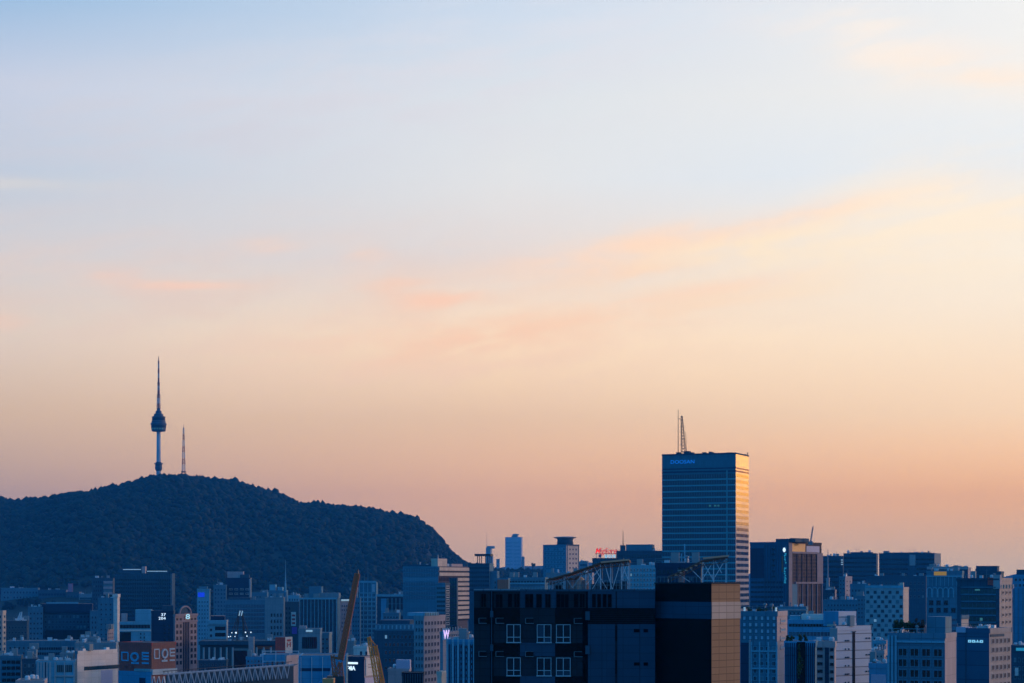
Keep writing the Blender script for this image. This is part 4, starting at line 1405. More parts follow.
# small blocks crowded between the larger ones
for (nm, lb, xl, xc, xr, yt, D_, L_, mt, nx, nz) in (
        ('low_block', 'low grey block peeking over the grey-blue warehouse roof left of the lift shaft', 80, 97, 99, 637.5, 880, 12, ('grey_panel', 'pale_concrete'), 5, 2),
        ('low_block', 'small pinkish block at the foot of the white lift shaft', 106.6, 107.4, 114, 629.5, 940, 12, ('blue_panel', 'pink_stone'), 0, 3),
        ('low_block', 'low blue block between the dark balcony tower and the thin white spire', 251, 267, 268.5, 592.5, 1850, 16, ('blue_panel', 'blue_panel'), 6, 3),
        ('low_block', 'pale little block just right of the thin white spire', 288, 299, 301, 595.5, 1800, 16, ('cyan_panel', 'blue_panel'), 4, 3),
        ('low_block', 'small block wedged between the gridded frame tower and the rust-brown boom', 351, 357, 358, 590.5, 1620, 12, ('grey_panel', 'blue_panel'), 3, 4),
        ('low_block', 'small blue roof block above the dark blue store with black windows', 383, 399, 400.5, 613, 980, 12, ('blue_panel', 'blue_panel'), 5, 2),
        ('low_block', 'low grey house left of the pale blue house with tall pilasters', 28, 36, 37.5, 650, 780, 10, ('grey_panel', 'pale_concrete'), 3, 2),
        ('low_block', 'small house wedged between the market hall and the white blank wall', 60, 73, 75, 653.5, 760, 10, ('grey_panel', 'slate'), 4, 2),
        ('low_block', 'small pale block right of the white tiled house behind the low pinkish house', 873, 886, 888, 641, 640, 10, ('cyan_panel', 'pink_stone'), 4, 2),
        ('low_block', 'narrow blue block behind the checkered block at its left edge', 857, 867, 868.5, 596, 1100, 12, ('blue_panel', 'slate'), 3, 5),
        ('low_block', 'small dark block under the thin pinkish mast', 823, 835, 836.5, 590, 1420, 14, ('slate', 'pink_stone'), 4, 4),
        ('low_block', 'small pale block right of the pinkish strip tower', 852.6, 861, 863, 592, 1380, 12, ('cyan_panel', 'pink_stone'), 3, 3),
        ('low_block', 'dark low house in front of the colonnaded hall behind the zigzag truss', 199, 226, 228, 660.5, 700, 10, ('slate', 'slate'), 7, 2),
        ('low_block', 'blue low house at the right end of the colonnaded hall', 246, 268, 270, 657, 720, 10, ('bright_blue_panel', 'blue_panel'), 6, 2)):
    b = B(nm, lb, xl, xc, xr, yt, D_, L_, mt, group='small blocks crowded between the larger ones')
    if nx:
        b.grid('f', xl + 0.6, xc - 0.6, yt + 2.2, yt + 2.2 + 4.2 * nz, nx, nz, 0.5, 0.5)
    else:
        b.grid('r', xc + 0.5, xr - 0.5, yt + 2.2, yt + 2.2 + 4.0 * nz, 3, nz, 0.5, 0.5, 'pink_stone', 'dusk_glass')
    b.clutter(int(xl) + 200, 3, 0.0022 * D_)

# ================================================================ CITY, middle
b = B('frame_tower', 'pale blue gridded tower ending in an open roof frame with an antenna', 359, 376, 378, 582, 1500, 16, ('blue_panel', 'blue_panel'), parapet=False)
b.grid('f', 359.5, 375.8, 593, 642, 4, 11, 0.8, 0.78, 'cyan_panel', 'blue_glass', deep=0.4)
b.panel('f', 'tower_band', 359, 376.2, 580.8, 583, 'cyan_panel', 0.7)
b.fins('f', 'facade_fins', 359.4, 376, 582, 645, 5, 0.5, 'cyan_panel', 0.7)
b.panel('f', 'open_bay', 371.5, 375, 584, 592, 'pale_glass', 0.3)
for k in range(12):
    b.panel('f', 'floor_line', 359.2, 376, 592.4 + 4.45 * k, 593.2 + 4.45 * k, 'cyan_panel', 0.75)
b.pole('antenna', 367.3, 0.3, 562, 583, 0.5, 'blue_panel', 0.2)
b.pole('antenna', 364, 0.3, 574, 583, 0.5, 'blue_panel', 0.3)
b.grid('r', 376.2, 378, 593, 640, 1, 10, 0.6, 0.5)
b = B('step_office', 'low blue annex at the foot of the gridded tower with the open roof frame', 352, 360, 361, 598, 1480, 14, ('blue_panel', 'blue_panel'))
b.grid('f', 352.5, 359.5, 601, 642, 3, 9, 0.55, 0.5)
b = B('department_store', 'wide dark store with a pale roof line and light blue slab at its left', 377, 440, 442, 594.8, 1300, 24, ('slate', 'slate'))
b.panel('f', 'roof_edge', 376.6, 440.4, 594.2, 596.6, 'cyan_panel', 0.9)
b.panel('f', 'pale_slab', 381, 386.5, 598.5, 622, 'bright_blue_panel', 0.5)
b.fins('f', 'mullion_fins', 388, 440, 598, 622, 14, 0.35, 'cyan_panel', 0.4)
b.bands('f', 'window_band', 388, 440, 597.6, 622, 4, 0.8, 'window_glass', 10, 'slate')
b.panel('f', 'entrance_frame', 411, 422, 604, 607, 'pink_stone', 0.6)
b.panel('f', 'entrance_leg', 412, 414, 607, 615, 'pink_stone', 0.6)
b.panel('f', 'entrance_leg', 418.6, 420.6, 607, 615, 'pink_stone', 0.6)
b.clutter(23, 5, 2.6)
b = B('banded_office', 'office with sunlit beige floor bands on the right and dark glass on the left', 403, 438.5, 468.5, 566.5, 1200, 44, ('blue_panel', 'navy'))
b.bands('f', 'window_band', 403.3, 438.2, 568, 600, 7, 0.7, 'blue_glass', 14, 'blue_panel')
for k in range(2):
    b.panel('r', 'beige_band', 438.8, 468.5, 567.3 + 5.2 * k, 570.6 + 5.2 * k, 'cream', 0.5)
for k in range(9):
    b.panel('r', 'beige_band', 457, 468.5, 577.8 + 4.85 * k, 580.9 + 4.85 * k, 'cream', 0.5)
b.bands('r', 'window_band', 438.8, 468.4, 566.8, 622, 11, 0.9, 'dusk_glass', 9, 'slate')
b.part('rear_wing', [(b.fx(405), b.fx(433), 4, b.L * 0.7, b.H, b.z(564.4))], 'slate')
o = b.part('penthouse', [(-5, -0.6, b.ry(438.7), b.ry(448), b.H + 0.004, b.z(558.5))], 'cream')
o = b.part('roof_box', [(-8, -1, b.ry(453), b.ry(464), b.H + 0.004, b.z(563.6))], 'pink_stone')
b.pole('antenna', 430.5, 0.25, 554.5, 566, 0.5, 'white_metal', 0.3)
b.pole('antenna', 414, 0.2, 562.2, 566, 0.6, 'white_metal', 0.5)
b.clutter(24, 3, 2.2)
b = B('stair_tower', 'narrow dark stair tower with a white ladder-like window column before the banded office', 436, 445.2, 450, 583, 1120, 10, ('blue_panel', 'slate'))
b.grid('r', 445.4, 449.8, 585, 626, 1, 9, 0.7, 0.65, 'white_wall', 'dusk_glass')
b.bands('f', 'window_band', 437, 445, 586, 626, 9, 0.5, 'green_glass', 4, 'blue_panel')
b = B('dark_annex', 'dark green-glass strip between the stair tower and the beige bands', 449.4, 456.8, 458, 578, 1150, 8, ('dark_glass_wall', 'slate'))
b.bands('f', 'window_band', 449.6, 456.6, 580, 630, 11, 0.6, 'green_glass', 3, 'slate')
b = B('round_store', 'big dark blue store with rows of black square windows and a stepped roof', 374, 417, 426, 631, 800, 26, ('slate', 'slate'))
b.grid('f', 384, 416, 633, 672, 8, 5, 0.62, 0.5, 'blue_panel', 'dark_glass')
b.grid('r', 418, 425.6, 634, 676, 3, 5, 0.5, 0.5, 'blue_panel', 'dusk_glass')
b.top('upper_storey', 375, 414, 0.1, 0.9, 624.5, 'blue_panel', mat2='slate')
b.top('upper_storey', 377, 408, 0.2, 0.8, 620.5, 'slate')
b.fins('f', 'cornice_ribs', 376, 413, 625.4, 629, 10, 0.5, 'cyan_panel', 0.4)
b.clutter(25, 3, 1.8)
b = B('low_shop', 'small pinkish block with a lavender roof box below the dark blue store', 388, 409, 411, 669, 620, 8, ('pink_stone', 'pink_stone'))
b.top('roof_box', 396, 410, 0.0, 0.5, 660, 'lavender_panel')
b.clutter(26, 3, 1.5)
b = B('louvre_house', 'row of black louvred vents on a low roof at the bottom edge', 402, 423, 424, 673, 560, 6, ('black_panel', 'charcoal'))
b.fins('f', 'louvre', 403, 422.5, 674, 690, 9, 0.2, 'slate', 0.2)
b = B('pink_grid_office', 'pinkish stone office with a dense grid of small dark windows', 414, 423.8, 446, 616, 720, 20, ('grey_panel', 'pink_stone'))
b.grid('r', 424.2, 445.6, 620, 684, 7, 9, 0.66, 0.64, 'pink_stone', 'dusk_glass')
b.grid('f', 415, 423.5, 619, 684, 3, 9, 0.5, 0.5, 'grey_metal', 'dark_glass')
b.part('roof_shell', [(-6.5, 0.3, b.ry(424), b.ry(438), b.H, b.z(612.6))], 'cyan_panel')
b.fins('r', 'roof_posts', 424.5, 438, 612.8, 616, 9, 0.3, 'navy', 0.4)
b = B('letter_office', 'lower pinkish wing carrying a glowing violet letter', 440, 443, 461, 632, 690, 16, ('grey_panel', 'pink_stone'))
b.grid('r', 448.5, 460, 634, 642, 5, 2, 0.5, 0.6, 'pink_stone', 'dusk_glass')
b.fins('r', 'roof_posts', 444, 460.5, 627.5, 632, 7, 0.35, 'pink_stone', 0.3)
b.part('sign_board', [(0.05, 0.3, b.ry(442.2), b.ry(448.3), b.z(640), b.z(628.6))], 'sky_blue_paint')
b.sign('r', 'sign_letter', 'W', 442.6, 638.6, 4.2, 'violet_light', 1.15, proud=0.36, bold=0.05)
b = B('beige_stub', 'tiny bright beige corner block below the grid office', 437, 441.5, 447, 672, 480, 4, ('cream', 'cream'))
b = B('pilaster_office', 'bright blue block ribbed with tall pilasters left of the black apartment building', 447, 474.5, 476.5, 640, 420, 12, ('bright_blue_panel', 'bright_blue_panel'))
b.fins('f', 'pilaster', 447.4, 474.2, 639.4, 690, 6, 0.42, 'cyan_panel', 0.45)
for k in range(5):
    pa = 449.0 + 5.3 * k
    b.fins('f', 'slot_window', pa + 0.3, pa + 2.4, 644 + (k % 2) * 2, 690, 2, 0.22, 'navy', 0.05)
b.grid('f', 449, 474, 644, 690, 5, 8, 0.32, 0.5, 'blue_panel', 'dark_glass')
b.clutter(27, 4, 1.3)
b = B('helipad_tower', 'dark office crowned by a flat rooftop platform on thin legs', 468.5, 489.5, 493.5, 563.5, 1400, 22, ('slate', 'blue_panel'))
b.part('roof_platform', [(b.fx(474.2), b.fx(490.3), 2, 16, b.z(556.0), b.z(553.8))], 'dark_metal')
for px, v in ((477, 3), (481, 3), (485, 3), (488.6, 3), (477, 14), (485, 14), (488.6, 14)):
    o = b.part('platform_leg', [(b.fx(px) - 0.25, b.fx(px) + 0.25, v, v + 0.5, b.H, b.z(555.6))], 'dark_metal')
b.bands('f', 'window_band', 469, 489, 566, 592, 6, 0.5, 'window_glass', 9, 'slate')
b.part('sloped_flank', [(0.02, 5, 3, 16, 0, b.z(571))], 'blue_panel')
b = B('far_tower', 'pale hazy tower with leaning right side and whip antenna far behind the rooftop platform', 485.8, 490.6, 492, 547.5, 4600, 20, ('pale_concrete', 'pale_concrete'))
b.top('roof_wing', 486.6, 494.2, 0.1, 0.5, 546, 'pale_concrete', yb=548.5)
b.pole('antenna', 486.4, 0.2, 530, 548, 0.9, 'pale_concrete', 0.4)
b.bands('f', 'window_band', 486.2, 490.2, 551, 566, 4, 0.4, 'pale_glass')
b.part('buttress', [(0.02, 4.5, 2, 12, 0, b.z(556)), (0.02, 7.5, 2, 12, 0, b.z(566))], 'pale_concrete')
b = B('far_tower', 'short slim hazy tower standing alone left of the tall pale tower', 496.3, 499.3, 499.8, 559, 5200, 12, ('grey_panel', 'grey_panel'))
b.bands('f', 'window_band', 496.6, 499, 562, 570, 2, 0.4, 'pale_glass')
b = B('far_tower', 'tall pale slab tower far away on the skyline, with a notched crown', 505.2, 521.3, 522.6, 537, 6200, 36, ('hazed_wall', 'hazed_wall'), parapet=False)
b.bands('f', 'window_band', 506, 512.5, 541, 570, 8, 0.45, 'hazed_pane', 4, 'hazed_wall')
b.bands('f', 'window_band', 514, 520.5, 541, 570, 8, 0.45, 'hazed_pane', 4, 'hazed_wall')
b.top('crown', 511.5, 517, 0.1, 0.8, 535, 'grey_panel')
b.top('crown_cap', 512.5, 518, 0.1, 0.8, 533.8, 'pale_concrete', yb=535)
b.part('side_wing', [(0.02, 7.5, 8, 28, 0, b.z(556.5))], 'grey_panel')
b = B('disc_tower', 'glass tower with a round drum and a wide flat disc on its roof', 543, 566.2, 579.2, 544.5, 2200, 28, ('blue_panel', 'cream'), parapet=False)
b.grid('f', 544, 565.4, 547, 586, 7, 9, 0.82, 0.72, 'cyan_panel', 'blue_glass', deep=0.25)
b.fins('r', 'facade_fins', 567.2, 578.6, 545, 590, 2, 0.9, 'slate', 0.4)
b.grid('r', 568.5, 577.6, 547, 584, 3, 8, 0.5, 0.45, 'pink_stone', 'dusk_glass')
b.panel('r', 'roof_band', 566.4, 579, 544.3, 545.6, 'slate', 0.6)
o = obj('drum', lathe([(9.3, 0), (8.6, b.z(540) - b.H), (9.5, b.z(538.4) - b.H)], 28, [M['slate']], None, True), b.root, (b.fx(560), 11, b.H))
o = obj('roof_disc', lathe([(9.0, 0), (12.6, 1.0), (12.9, 1.7), (8.0, 2.4)], 32, [M['pink_stone']]), b.root, (b.fx(560), 11, b.z(538.5)))
b = B('far_block', 'small hazy block on the skyline right of the disc tower', 579.6, 587.6, 588.5, 561, 3400, 20, ('grey_panel', 'grey_panel'))
b.bands('f', 'window_band', 580, 587, 563, 572, 2, 0.5, 'window_glass', 5)
b.clutter(28, 2, 4)
b = B('strip_window_office', 'low blue office with pale strip windows behind the black apartment roof', 507, 545, 548, 577.5, 900, 18, ('blue_panel', 'blue_panel'))
b.bands('f', 'window_band', 509, 544, 579, 592, 2, 0.42, 'window_glass', 12, 'cyan_panel')
b.panel('f', 'ledge', 507, 545, 582.6, 584.2, 'cyan_panel', 0.4)
b.clutter(29, 4, 1.8)
b = B('maroon_block', 'dark block with a maroon front between the rooftop platform and the strip-window office', 493, 508, 510, 578.5, 880, 14, ('blue_panel', 'blue_panel'))
o = b.panel('f', 'maroon_front', 497.5, 508.4, 579.6, 592, 'brown_brick', 0.3)
b.grid('f', 493.5, 497, 580, 590, 1, 2, 0.5, 0.5)
b = B('grey_block', 'plain grey concrete block showing under the sloped roof canopy', 546, 592, 594, 573, 1000, 16, ('grey_panel', 'pink_stone'))
b.grid('f', 548, 590, 576, 592, 10, 3, 0.5, 0.45)
b.clutter(30, 5, 2.2)
b = B('sign_mall', 'dark shopping block with a red script sign on its roof', 592.3, 623, 624, 558.3, 1100, 20, ('slate', 'slate'))
b.grid('f', 594, 622, 561, 590, 8, 5, 0.5, 0.5)
sg = b.sign('f', 'script_sign', 'Migliore', 594.6, 553.4, 4.6, 'red_light', 0.78, proud=-3.0, shear=0.35, bold=0.03)
bm = bmesh.new()
for px in (596, 600.5, 606, 611, 616):
    bar(bm, (b.fx(px), 3.3, b.H), (b.fx(px), 3.3, b.z(549)), 0.22)
bar(bm, (b.fx(595), 3.3, b.z(553.6)), (b.fx(619), 3.3, b.z(553.6)), 0.25)
obj('sign_frame', mesh_bm(bm, [M['dark_metal']]), b.root)
b.sign('f', 'lower_sign', '밀리오레', 604.2, 557.6, 1.95, 'cyan_light', 0.85, proud=-2.8, bold=0.05)
b.part('pink_box', [(b.fx(598.4), b.fx(601.2), 2.8, 3.2, b.z(557.5), b.z(554.3))], 'pink_paint')
b = B('stepped_mall', 'dark stepped mall block with a large roof volume and a mast', 616.5, 662, 665, 550.8, 1500, 30, ('slate', 'slate'))
b.top('roof_volume', 625.5, 652, 0.1, 0.8, 544.3, 'blue_panel', mat2='slate')
b.top('stair_head', 619.8, 624, 0.1, 0.4, 545, 'slate')
b.pole('mast', 622.5, 0.15, 530, 546, 0.8, 'dark_metal', 0.3)
b.bands('f', 'window_band', 618, 661, 553.5, 588, 6, 0.45, 'window_glass', 16, 'slate')
b.clutter(31, 3, 2.6)
b = B('honeycomb_block', 'bright pale blue block with a honeycomb of rounded openings behind the canopy roof', 622, 659.5, 661.5, 565.5, 720, 14, ('cyan_panel', 'cyan_panel'))
b.grid('f', 623, 659, 567.5, 592, 11, 5, 0.5, 0.58, 'white_wall', 'blue_glass', deep=0.35)
b.clutter(32, 4, 1.6)
b = B('dark_roof_house', 'dark block with a pinkish chimney in front of the great glass tower', 655.5, 701, 703, 563.5, 420, 10, ('navy', 'slate'))
b.top('chimney', 677.5, 684, 0.0, 0.2, 561.5, 'pink_stone', yb=590)
b.grid('f', 658, 674, 568, 590, 4, 3, 0.5, 0.5, 'dark_metal')
b.grid('f', 686, 700, 568, 590, 4, 3, 0.5, 0.5, 'dark_metal')
b.clutter(33, 3, 1.2)
x_, y_, z_ = wpos(683.3, 544, 640)
sp_ = tag(obj('steel_mast', None, None, (x_, y_, 0)), 'thin pale blue twin mast in front of the great glass tower', 'mast')
bm = bmesh.new()
h_ = z_
bar(bm, (-0.55, 0, 0), (-0.55, 0, h_ - 3.0), 0.35)
bar(bm, (0.45, 0, 0), (0.45, 0, h_), 0.35)
for k in range(14):
    bar(bm, (-0.55, 0, h_ - 4 - k * 1.6), (0.45, 0, h_ - 4.8 - k * 1.6), 0.14)
obj('lattice', mesh_bm(bm, [M['cyan_panel']]), sp_)

# ---------------------------------------------------------------- the great glass tower
b = B('skyscraper', 'tall blue glass skyscraper with horizontal floor lines and a golden sunlit flank', 662, 735.8, 749, 453.2, 1333, 33, ('tower_front', 'tower_side'), parapet=False)
T_ = b
b.part('roof_coping', [(-b.W - 0.2, 0.2, -0.2, 0.6, b.H - 0.5, b.H + 0.5), (-0.6, 0.2, 0.6, b.L, b.H - 0.5, b.H + 0.5)], 'slate')
for y0, y1 in ((467.2, 468.4), (470.2, 471.6)):
    b.panel('f', 'dark_line', 662, 736, y0, y1, 'navy', 0.08)
    b.panel('r', 'dark_line', 735.9, 749, y0, y1, 'rust_metal', 0.08)
for k in range(25):
    y = 473.5 + 6.0 * k
    b.bands('f', 'window_band', 662.6, 726.4, y, y + 4.6, 1, 1.0, 'tower_glass', 26, 'tower_front', 0.05)
    b.bands('f', 'window_band', 727.6, 735.4, y, y + 4.6, 1, 1.0, 'tower_glass', 4, 'tower_front', 0.05)
    b.panel('f', 'floor_line', 662.3, 735.7, y + 4.7, y + 5.9, 'tower_band', 0.16)
    b.bands('r', 'window_band', 736.3, 748.6, y, y + 3.2, 1, 1.0, 'mirror_glass', 9, 'tower_side', 0.04)
for px in (709.0, 714.2, 717.6):
    b.panel('f', 'lit_window', px, px + 1.8, 504.6, 506.2, 'dim_green_light', 0.12)
b.fins('f', 'corner_trim', 726.8, 727.2, 470, 640, 2, 0.4, 'tower_band', 0.2)
b.sign('f', 'letter_sign', 'DOOSAN', 670.4, 462.4, 3.5, 'blue_light', 1.14, proud=0.25, bold=0.0)
b.pole('mast', 677.6, 0.04, 407.5, 454, 0.6, 'dark_metal', 0.35)
bm = bmesh.new()
pA = Vector((b.fx(682.4), 3, b.H))
pB = Vector((b.fx(680.4), 3, b.z(414)))
lattice_boom(bm, pA, pB, 3.0, 0.9, 12, 0.17)
bar(bm, (b.fx(678), 1.4, b.z(416)), (b.fx(680.4), 3, b.z(419)), 0.2)
for y_ in (430, 437, 425, 443):
    bar(bm, (b.fx(678.4), 3, b.z(y_)), (b.fx(684.6), 3, b.z(y_ + 0.5)), 0.2)
bar(bm, (b.fx(685.4), 3, b.H), (b.fx(684.4), 3, b.z(431)), 0.22)
obj('lattice_mast', mesh_bm(bm, [M['dark_metal']]), b.root)
for (pa, pb, yt) in ((675.5, 679, 450.6), (683, 688.5, 449.6), (689, 692, 451), (701.5, 704.5, 451.2), (708, 711, 450.8), (712, 713, 451.8), (726, 731, 452)):
    b.part('roof_unit', [(b.fx(pa), b.fx(pb), 1.5, 6, b.H + 0.02, b.z(yt))], 'slate')
b.part('corner_post', [(-0.8, -0.3, b.L - 0.8, b.L - 0.3, b.H, b.z(449.5))], 'dark_metal')
b.part('rear_parapet', [(-b.W, -b.W * 0.0 - 1, b.L - 3, b.L - 2, b.H, b.H + 1.2)], 'slate')

# ================================================================ CITY, right part
b = B('mixed_block', 'dark blue office joined to a brown gridded wing with a golden top panel', 750, 788, 822.5, 542, 1000, 36, ('deep_blue_wall', 'brown_grid'))
b.top('penthouse', 786, 792, 0.1, 0.5, 538, 'slate')
b.part('penthouse', [(-8, -1, 2, b.ry(804), b.H + 0.003, b.z(538.6))], 'slate')
b.panel('f', 'dark_panel', 751, 764, 548, 578, 'navy', 0.15)
b.grid('f', 771, 775.5, 546, 585, 1, 7, 0.8, 0.45, 'slate', 'dark_glass')
b.fins('f', 'facade_fins', 765, 787, 545, 612, 9, 0.3, 'slate', 0.3)
b.bands('f', 'window_band', 751, 783, 580, 614, 7, 0.45, 'window_glass', 10, 'slate')
b.part('vertical_sign', [b.slab('f', b.fx(784.1), b.fx(787.1), b.z(584), b.z(552.5), 0.35)], 'deep_blue_wall')
rg = random.Random(5)
bx = []
for k in range(17):
    y = 553.2 + 1.8 * k
    if k in (6, 7):
        continue
    for _ in range(2):
        ua = rg.uniform(784.3, 785.6)
        bx.append(b.slab('f', b.fx(ua), b.fx(ua + rg.uniform(0.6, 1.4)), b.z(y + rg.uniform(0.8, 1.5)), b.z(y), 0.45))
b.part('sign_strokes', bx, 'teal_light')
o = obj('sign_lamp', lathe([(0.3, -1), (0.75, 0), (0.4, 1.1)], 10, [M['white_light']]), b.root, (b.fx(785), -0.8, b.z(550)))
b.panel('f', 'red_strip', 781.6, 783.4, 556, 572, 'brown_brick', 0.2)
b.panel('r', 'gold_top', 791, 805, 543.4, 551.5, 'gold_panel', 0.2)
b.panel('r', 'pale_sign', 806, 819, 545.4, 552, 'lavender_panel', 0.3)
b.panel('r', 'frame_edge', 788.3, 791.6, 543, 610, 'stone_dusk', 0.4)
b.panel('r', 'frame_edge', 816.6, 822.3, 552.5, 583, 'stone_dusk', 0.4)
b.panel('r', 'frame_top', 791.6, 816.6, 551.4, 553.4, 'stone_dusk', 0.5)
b.bands('r', 'window_band', 792, 816.5, 554, 582.4, 8, 0.6, 'dusk_glass', 8, 'brown_grid', 0.05)
b.fins('r', 'facade_fins', 792, 816.5, 553.6, 582, 6, 0.5, 'brown_grid', 0.35)
b.panel('r', 'ledge', 795, 822, 582, 583.8, 'stone_dusk', 0.6)
b.fins('r', 'pilaster', 797, 821.5, 584, 616, 6, 0.5, 'stone_dusk', 0.5)
b.bands('r', 'window_band', 797.5, 821, 585, 616, 3, 0.85, 'dusk_glass', 12, 'brown_grid', 0.05)
b.panel('r', 'blue_bay', 791.8, 796.6, 584, 616, 'blue_panel', 0.3)
cr = tag(obj('jib_crane', None, None, wpos(811, 543, 1010)), 'thin pinkish jib crane on the roof of the brown gridded wing', 'crane')
bm = bmesh.new()
lattice_boom(bm, Vector((-0.4, 0, -0.6)), Vector((1.0, 0, 8.3)), 0.7, 0.4, 12, 0.14)
obj('jib', mesh_bm(bm, [M['pink_stone']]), cr)
obj('crane_cab', mesh_boxes([(-1.4, 0.8, -0.8, 0.8, -0.9, 0.8)], [M['grey_metal']]), cr)
b = B('podium_block', 'pale blue podium with a small round canopy below the brown gridded wing', 775, 806, 808, 607, 760, 12, ('blue_panel', 'blue_panel'))
b.panel('f', 'ledge', 774, 807, 609, 610.6, 'pink_stone', 0.5)
b.grid('f', 777, 804, 611, 620, 7, 2, 0.55, 0.5)
b.clutter(34, 4, 1.8)
b = B('window_grid_block', 'blue block with pale square windows right of the brown tiled flank', 740, 777, 787.5, 612, 400, 9, ('blue_panel', 'pink_stone'))
b.grid('f', 741.5, 777, 615, 641, 6, 4, 0.56, 0.66, 'slate', 'pale_glass', bars=0)
b.grid('f', 752, 777, 645, 690, 4, 6, 0.6, 0.6, 'cyan_panel', 'window_glass')
b.grid('r', 778.5, 787, 617, 652, 1, 4, 0.6, 0.6, 'pink_stone', 'pale_glass', bars=0)
b.fins('f', 'white_frame', 751.3, 777, 642, 690, 4, 0.28, 'cyan_panel', 0.3)
for y in (650.6, 668):
    b.panel('f', 'white_frame', 751, 777.4, y, y + 1.5, 'cyan_panel', 0.34)
b.fins('f', 'pale_pipe', 749.6, 750.6, 640, 690, 2, 0.18, 'pink_stone', 0.3)
b.panel('f', 'dark_bay', 741, 749.4, 643, 690, 'navy', 0.1)
for px in (744, 775.5):
    b.part('roof_lamp', [(b.fx(px) - 0.16, b.fx(px) + 0.16, 0.3, 0.6, b.H, b.H + 0.9)], 'soft_light')
b.clutter(35, 2, 0.7)
for i_, px in enumerate((748, 757, 766, 772)):
    o = obj('roof_plant', leaf_cloud(random.Random(80 + i_), (b.fx(px), 1.6, b.H + 0.5), (1.0, 0.8, 0.6), 160, 0.16, M['garden_leaves']), b.root)
b = B('glass_hall', 'blue glass hall with a white roof box behind the planted roof', 788, 832, 834, 620.5, 520, 14, ('bright_blue_panel', 'bright_blue_panel'))
b.top('white_box', 801, 823, 0.15, 0.5, 614.3, 'white_wall')
b.top('roof_box', 789, 800, 0.2, 0.6, 616, 'cyan_panel')
b.bands('f', 'window_band', 789, 831, 622, 628, 1, 0.6, 'dark_glass', 14, 'blue_panel')
b.bands('f', 'window_band', 789, 831, 630, 646, 2, 0.5, 'blue_glass', 12, 'blue_panel')
b.clutter(36, 3, 1.3)
b = B('blue_back_block', 'small bright blue block left of the white tiled house penthouse', 829, 840, 842, 612, 540, 9, ('bright_blue_panel', 'blue_panel'))
b.grid('f', 830, 839, 615, 626, 2, 2, 0.5, 0.5)
b = B('striped_house', 'blue house with thin vertical stripes, a hedge on the roof and a planted wall strip', 784.6, 815, 817, 642, 350, 9, ('bright_blue_panel', 'blue_panel'))
b.fins('f', 'cladding_stripes', 786, 796.5, 643, 690, 6, 0.2, 'navy', 0.2)
b.fins('f', 'cladding_stripes', 806.5, 814.6, 643, 690, 5, 0.2, 'navy', 0.2)
b.panel('f', 'dark_strip', 797, 805.5, 642, 690, 'black_panel', 0.14)
me = leaf_cloud(random.Random(31), (b.fx(801.3), -0.4, b.z(662)), (0.65, 0.25, 3.6), 420, 0.13, M['garden_leaves'], True)
obj('wall_plants', me, b.root)
for i_, px in enumerate((787.5, 791.5, 800.5, 804.5)):
    bush = tag(obj('roof_bush', None, None, b.root.matrix_basis @ Vector((b.fx(px), 1.0, b.H)), -b.a), 'dark green bush growing on the roof of the striped blue house', 'bush', 'bushes on the striped house roof')
    rgb_ = random.Random(60 + i_)
    obj('foliage', leaf_cloud(rgb_, (0, 0, 0.55), (0.55, 0.6, 0.62 if i_ < 2 else 0.8), 330, 0.13, M['garden_leaves']), bush)
    bm = bmesh.new()
    bar(bm, (0, 0, 0), (0, 0, 0.7), 0.08)
    obj('stem', mesh_bm(bm, [M['bark']]), bush)
b = B('pale_striped_house', 'pinkish narrow house with dark balcony openings left of the white tiled house', 815, 834.5, 836, 642.5, 360, 9, ('pink_stone', 'pink_stone'))
b.grid('f', 816, 824, 645, 690, 1, 6, 0.7, 0.42, 'slate', 'dark_glass')
b.panel('f', 'dark_strip', 825, 829, 643, 690, 'navy', 0.1)
b.grid('f', 829.6, 834, 646, 690, 1, 6, 0.8, 0.4, 'slate', 'dark_glass')
b.clutter(37, 2, 1.0)
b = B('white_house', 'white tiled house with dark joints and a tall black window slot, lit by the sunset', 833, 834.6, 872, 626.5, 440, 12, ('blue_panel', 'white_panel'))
b.part('penthouse', [(-5, -0.4, b.ry(840), b.ry(857.5), b.H + 0.003, b.z(611.5), (1, 0, 1, 1, 1, 1))], ('white_panel', 'bright_blue_panel'))
b.panel('r', 'slot_window', 852.3, 855, 632.5, 690, 'dark_glass', 0.05)
b.panel('r', 'slot_frame', 851.6, 855.8, 631.6, 632.6, 'slate', 0.12)
for k in range(6):
    y = 640 + 8.4 * k
    b.grid('r', 844.5, 849.5, y, y + 2, 3, 1, 0.6, 0.7, 'slate', 'dusk_glass', skip=((1, 0),) if k % 2 else ())
    if k % 2 == 0:
        b.grid('r', 865, 870.5, y - 2, y, 2, 1, 0.6, 0.7, 'slate', 'dusk_glass')
b.part('bright_box', [(-2.6, -0.6, 0.4, 1.2, b.H, b.z(624.4))], 'cream')
b.clutter(38, 2, 1.0)

